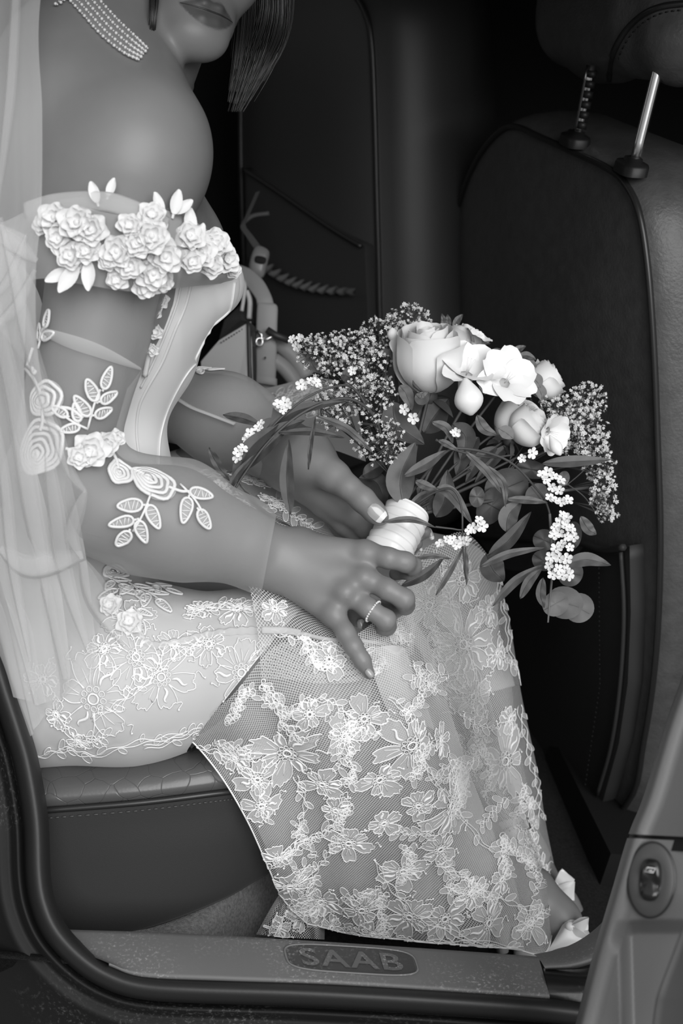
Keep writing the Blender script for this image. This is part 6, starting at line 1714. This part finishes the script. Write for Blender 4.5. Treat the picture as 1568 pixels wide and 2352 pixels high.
for i, (x, y, d) in enumerate(BL):
    o = proto if i == 0 else proto.copy()
    if i: COL.objects.link(o)
    nrm = (fw + rt * rnd.uniform(-.8, .8) + up * rnd.uniform(-.5, .9)).normalized()
    q = nrm.to_track_quat('Z', 'Y').to_matrix().to_4x4() @ Matrix.Rotation(rnd.uniform(0, 6), 4, 'Z')
    s = PX(13.5, d) * rnd.uniform(.8, 1.12)
    setp(o, bouquet); o.matrix_basis = Matrix.Translation(P(x, y, d)) @ q @ Matrix.Scale(s, 4)

# ------------------------------------------------------------------ handbag beyond the bride
bag = empty('handbag', P(560, 920, 1.95)); tag(bag, 'pale leather handbag with long strap standing behind the bride', 'handbag')
def q6(X, Y): return 440 + X / 3.409, 480 + Y / 3.409
def slab(pts, d, th, m, name, parent, bulge=.002, label=None, closed_m=8):
    pw = [np.array(P(x, y, dd)) for (x, y), dd in zip(pts, d)]
    o = np.concatenate([cr(np.stack([pw[i], pw[(i + 1) % len(pw)]]), closed_m)[:-1] for i in range(len(pw))])
    n = np.cross(pw[1] - pw[0], pw[2] - pw[0]); n /= np.linalg.norm(n)
    if n @ (CAM - pw[0]) < 0: n = -n
    mb = MB(); shell(mb, o, n, bulge, [(.0012, -.0012), (.0012, -th + .0012), (0, -th)]); r_ = mb.build(name, M[m], parent)
    if label: r_['label'] = label
    return r_, n
pts = [(462, 830), q6(215, 1030), q6(455, 885), q6(462, 1200), (578, 915), (572, 1330), (462, 1335)]
front, nb_ = slab(pts, [1.95, 1.945, 1.935, 1.93, 1.93, 1.93, 1.95], .006, 'bag', 'leather_panel', bag)
pts = [q6(455, 885), q6(498, 925), q6(508, 1200), (586, 915), (582, 1330), (570, 1330), (577, 915), q6(462, 1200)]
slab(pts, [1.932, 1.95, 1.95, 1.95, 1.95, 1.93, 1.93, 1.928], .005, 'bag_edge', 'side_gusset', bag)
pts = [q6(260, 870), q6(380, 760), q6(470, 780), q6(490, 900), q6(455, 885), q6(215, 1030)]
slab(pts, [2.0, 2.0, 2.0, 1.99, 1.975, 1.985], .02, 'bag_edge', 'opening_lining', bag)
mb = MB(); fs_ = [q6(225 + 215 * t, 1050 - 135 * t) for t in np.linspace(0, 1, 22)]
for i in range(0, 21, 2): mb.tube([P(*fs_[i], 1.938 - .0005), P(*fs_[i + 1], 1.938 - .0005)], .0009, 4)
mb.build('stitching', M['bag_edge'], front, kind='stuff')
# strap: up from the gusset, arching back over
def belt_strip(cl, name, parent, th=.003, m='bag_strap'):
    a = cr([(x0, y0, x1, y1, d) for x0, y0, x1, y1, d in cl], 40); g = []
    for x0, y0, x1, y1, d in a:
        A, B = np.array(P(x0, y0, d)), np.array(P(x1, y1, d)); g.append([A, A * .9 + B * .1 - FW * th * .6, A * .1 + B * .9 - FW * th * .6, B, B + FW * th, A + FW * th])
    mb = MB(); mb.grid(np.array(g), close_u=True); mb.disc_fill(np.array(g[0]), np.array(g[0]).mean(0)); mb.disc_fill(np.array(g[-1]), np.array(g[-1]).mean(0)); return mb.build(name, M[m], parent)
belt_strip([(*q6(498, 1460), *q6(650, 1440), 1.975), (*q6(502, 1200), *q6(664, 1200), 1.97), (*q6(506, 900), *q6(670, 900), 1.965), (*q6(512, 760), *q6(672, 770), 1.965), (*q6(518, 735), *q6(640, 735), 1.966)], 'strap', bag)
belt_strip([(*q6(510, 750), *q6(645, 750), 1.97), (*q6(500, 700), *q6(620, 670), 1.972), (*q6(450, 630), *q6(560, 560), 1.98), (*q6(390, 560), *q6(470, 475), 1.99), (*q6(320, 510), *q6(360, 430), 2.0), (*q6(240, 480), *q6(250, 400), 2.01), (*q6(120, 500), *q6(100, 410), 2.02)], 'strap', bag)
belt_strip([(*q6(500, 1300), *q6(668, 1330), 1.962), (*q6(500, 1340), *q6(668, 1365), 1.962), (*q6(500, 1360), *q6(668, 1385), 1.963)], 'strap_keeper', bag)
mb = MB(); mb.tube(PA(cr([(*q6(620, 1030), 1.985), (*q6(720, 1080), 1.985), (*q6(820, 1180), 1.985), (*q6(900, 1320), 1.985)], 20)), np.linspace(.012, .013, 20), 12); mb.tube(PA(cr([(*q6(640, 1180), 1.98), (*q6(720, 1240), 1.98), (*q6(800, 1340), 1.98), (*q6(820, 1400), 1.98)], 16)), .011, 12); mb.build('handle', M['bag_strap'], bag)
mb = MB(); mb.tube([P(*q6(a, b), 1.955) for a, b in ((505, 950), (550, 985), (545, 1020), (590, 1020), (660, 985), (660, 970), (600, 950))], .0022, 6); mb.tube([P(*q6(530 + 26 * math.cos(t), 1040 + 30 * math.sin(t)), 1.955) for t in np.arange(14) / 14 * 6.283], .0018, 5, closed=True); mb.build('clasp', M['chrome'], bag)
mb = MB(); mb.tube([P(*q6(590, 945), 1.952), P(*q6(660, 990), 1.952), P(*q6(760, 1030), 1.952)], .005, 8); mb.build('snap_hook', M['bag_edge'], bag)
mb = MB(); mb.ball(P(*q6(575, 1165), 1.9615), .0016, 8, 5); mb.build('strap_hole', M['bag_edge'], bag)
mb = MB(); mb.tube(PA(cr([(*q6(370, 520), 1.975), (*q6(415, 590), 1.972), (*q6(408, 690), 1.97), (*q6(392, 800), 1.968)], 16)), .0028, 6); mb.tube(PA(cr([(*q6(430, 640), 1.985), (*q6(455, 720), 1.985), (*q6(450, 860), 1.985)], 16)), .004, 6); mb.build('drawstring', M['bag'], bag)
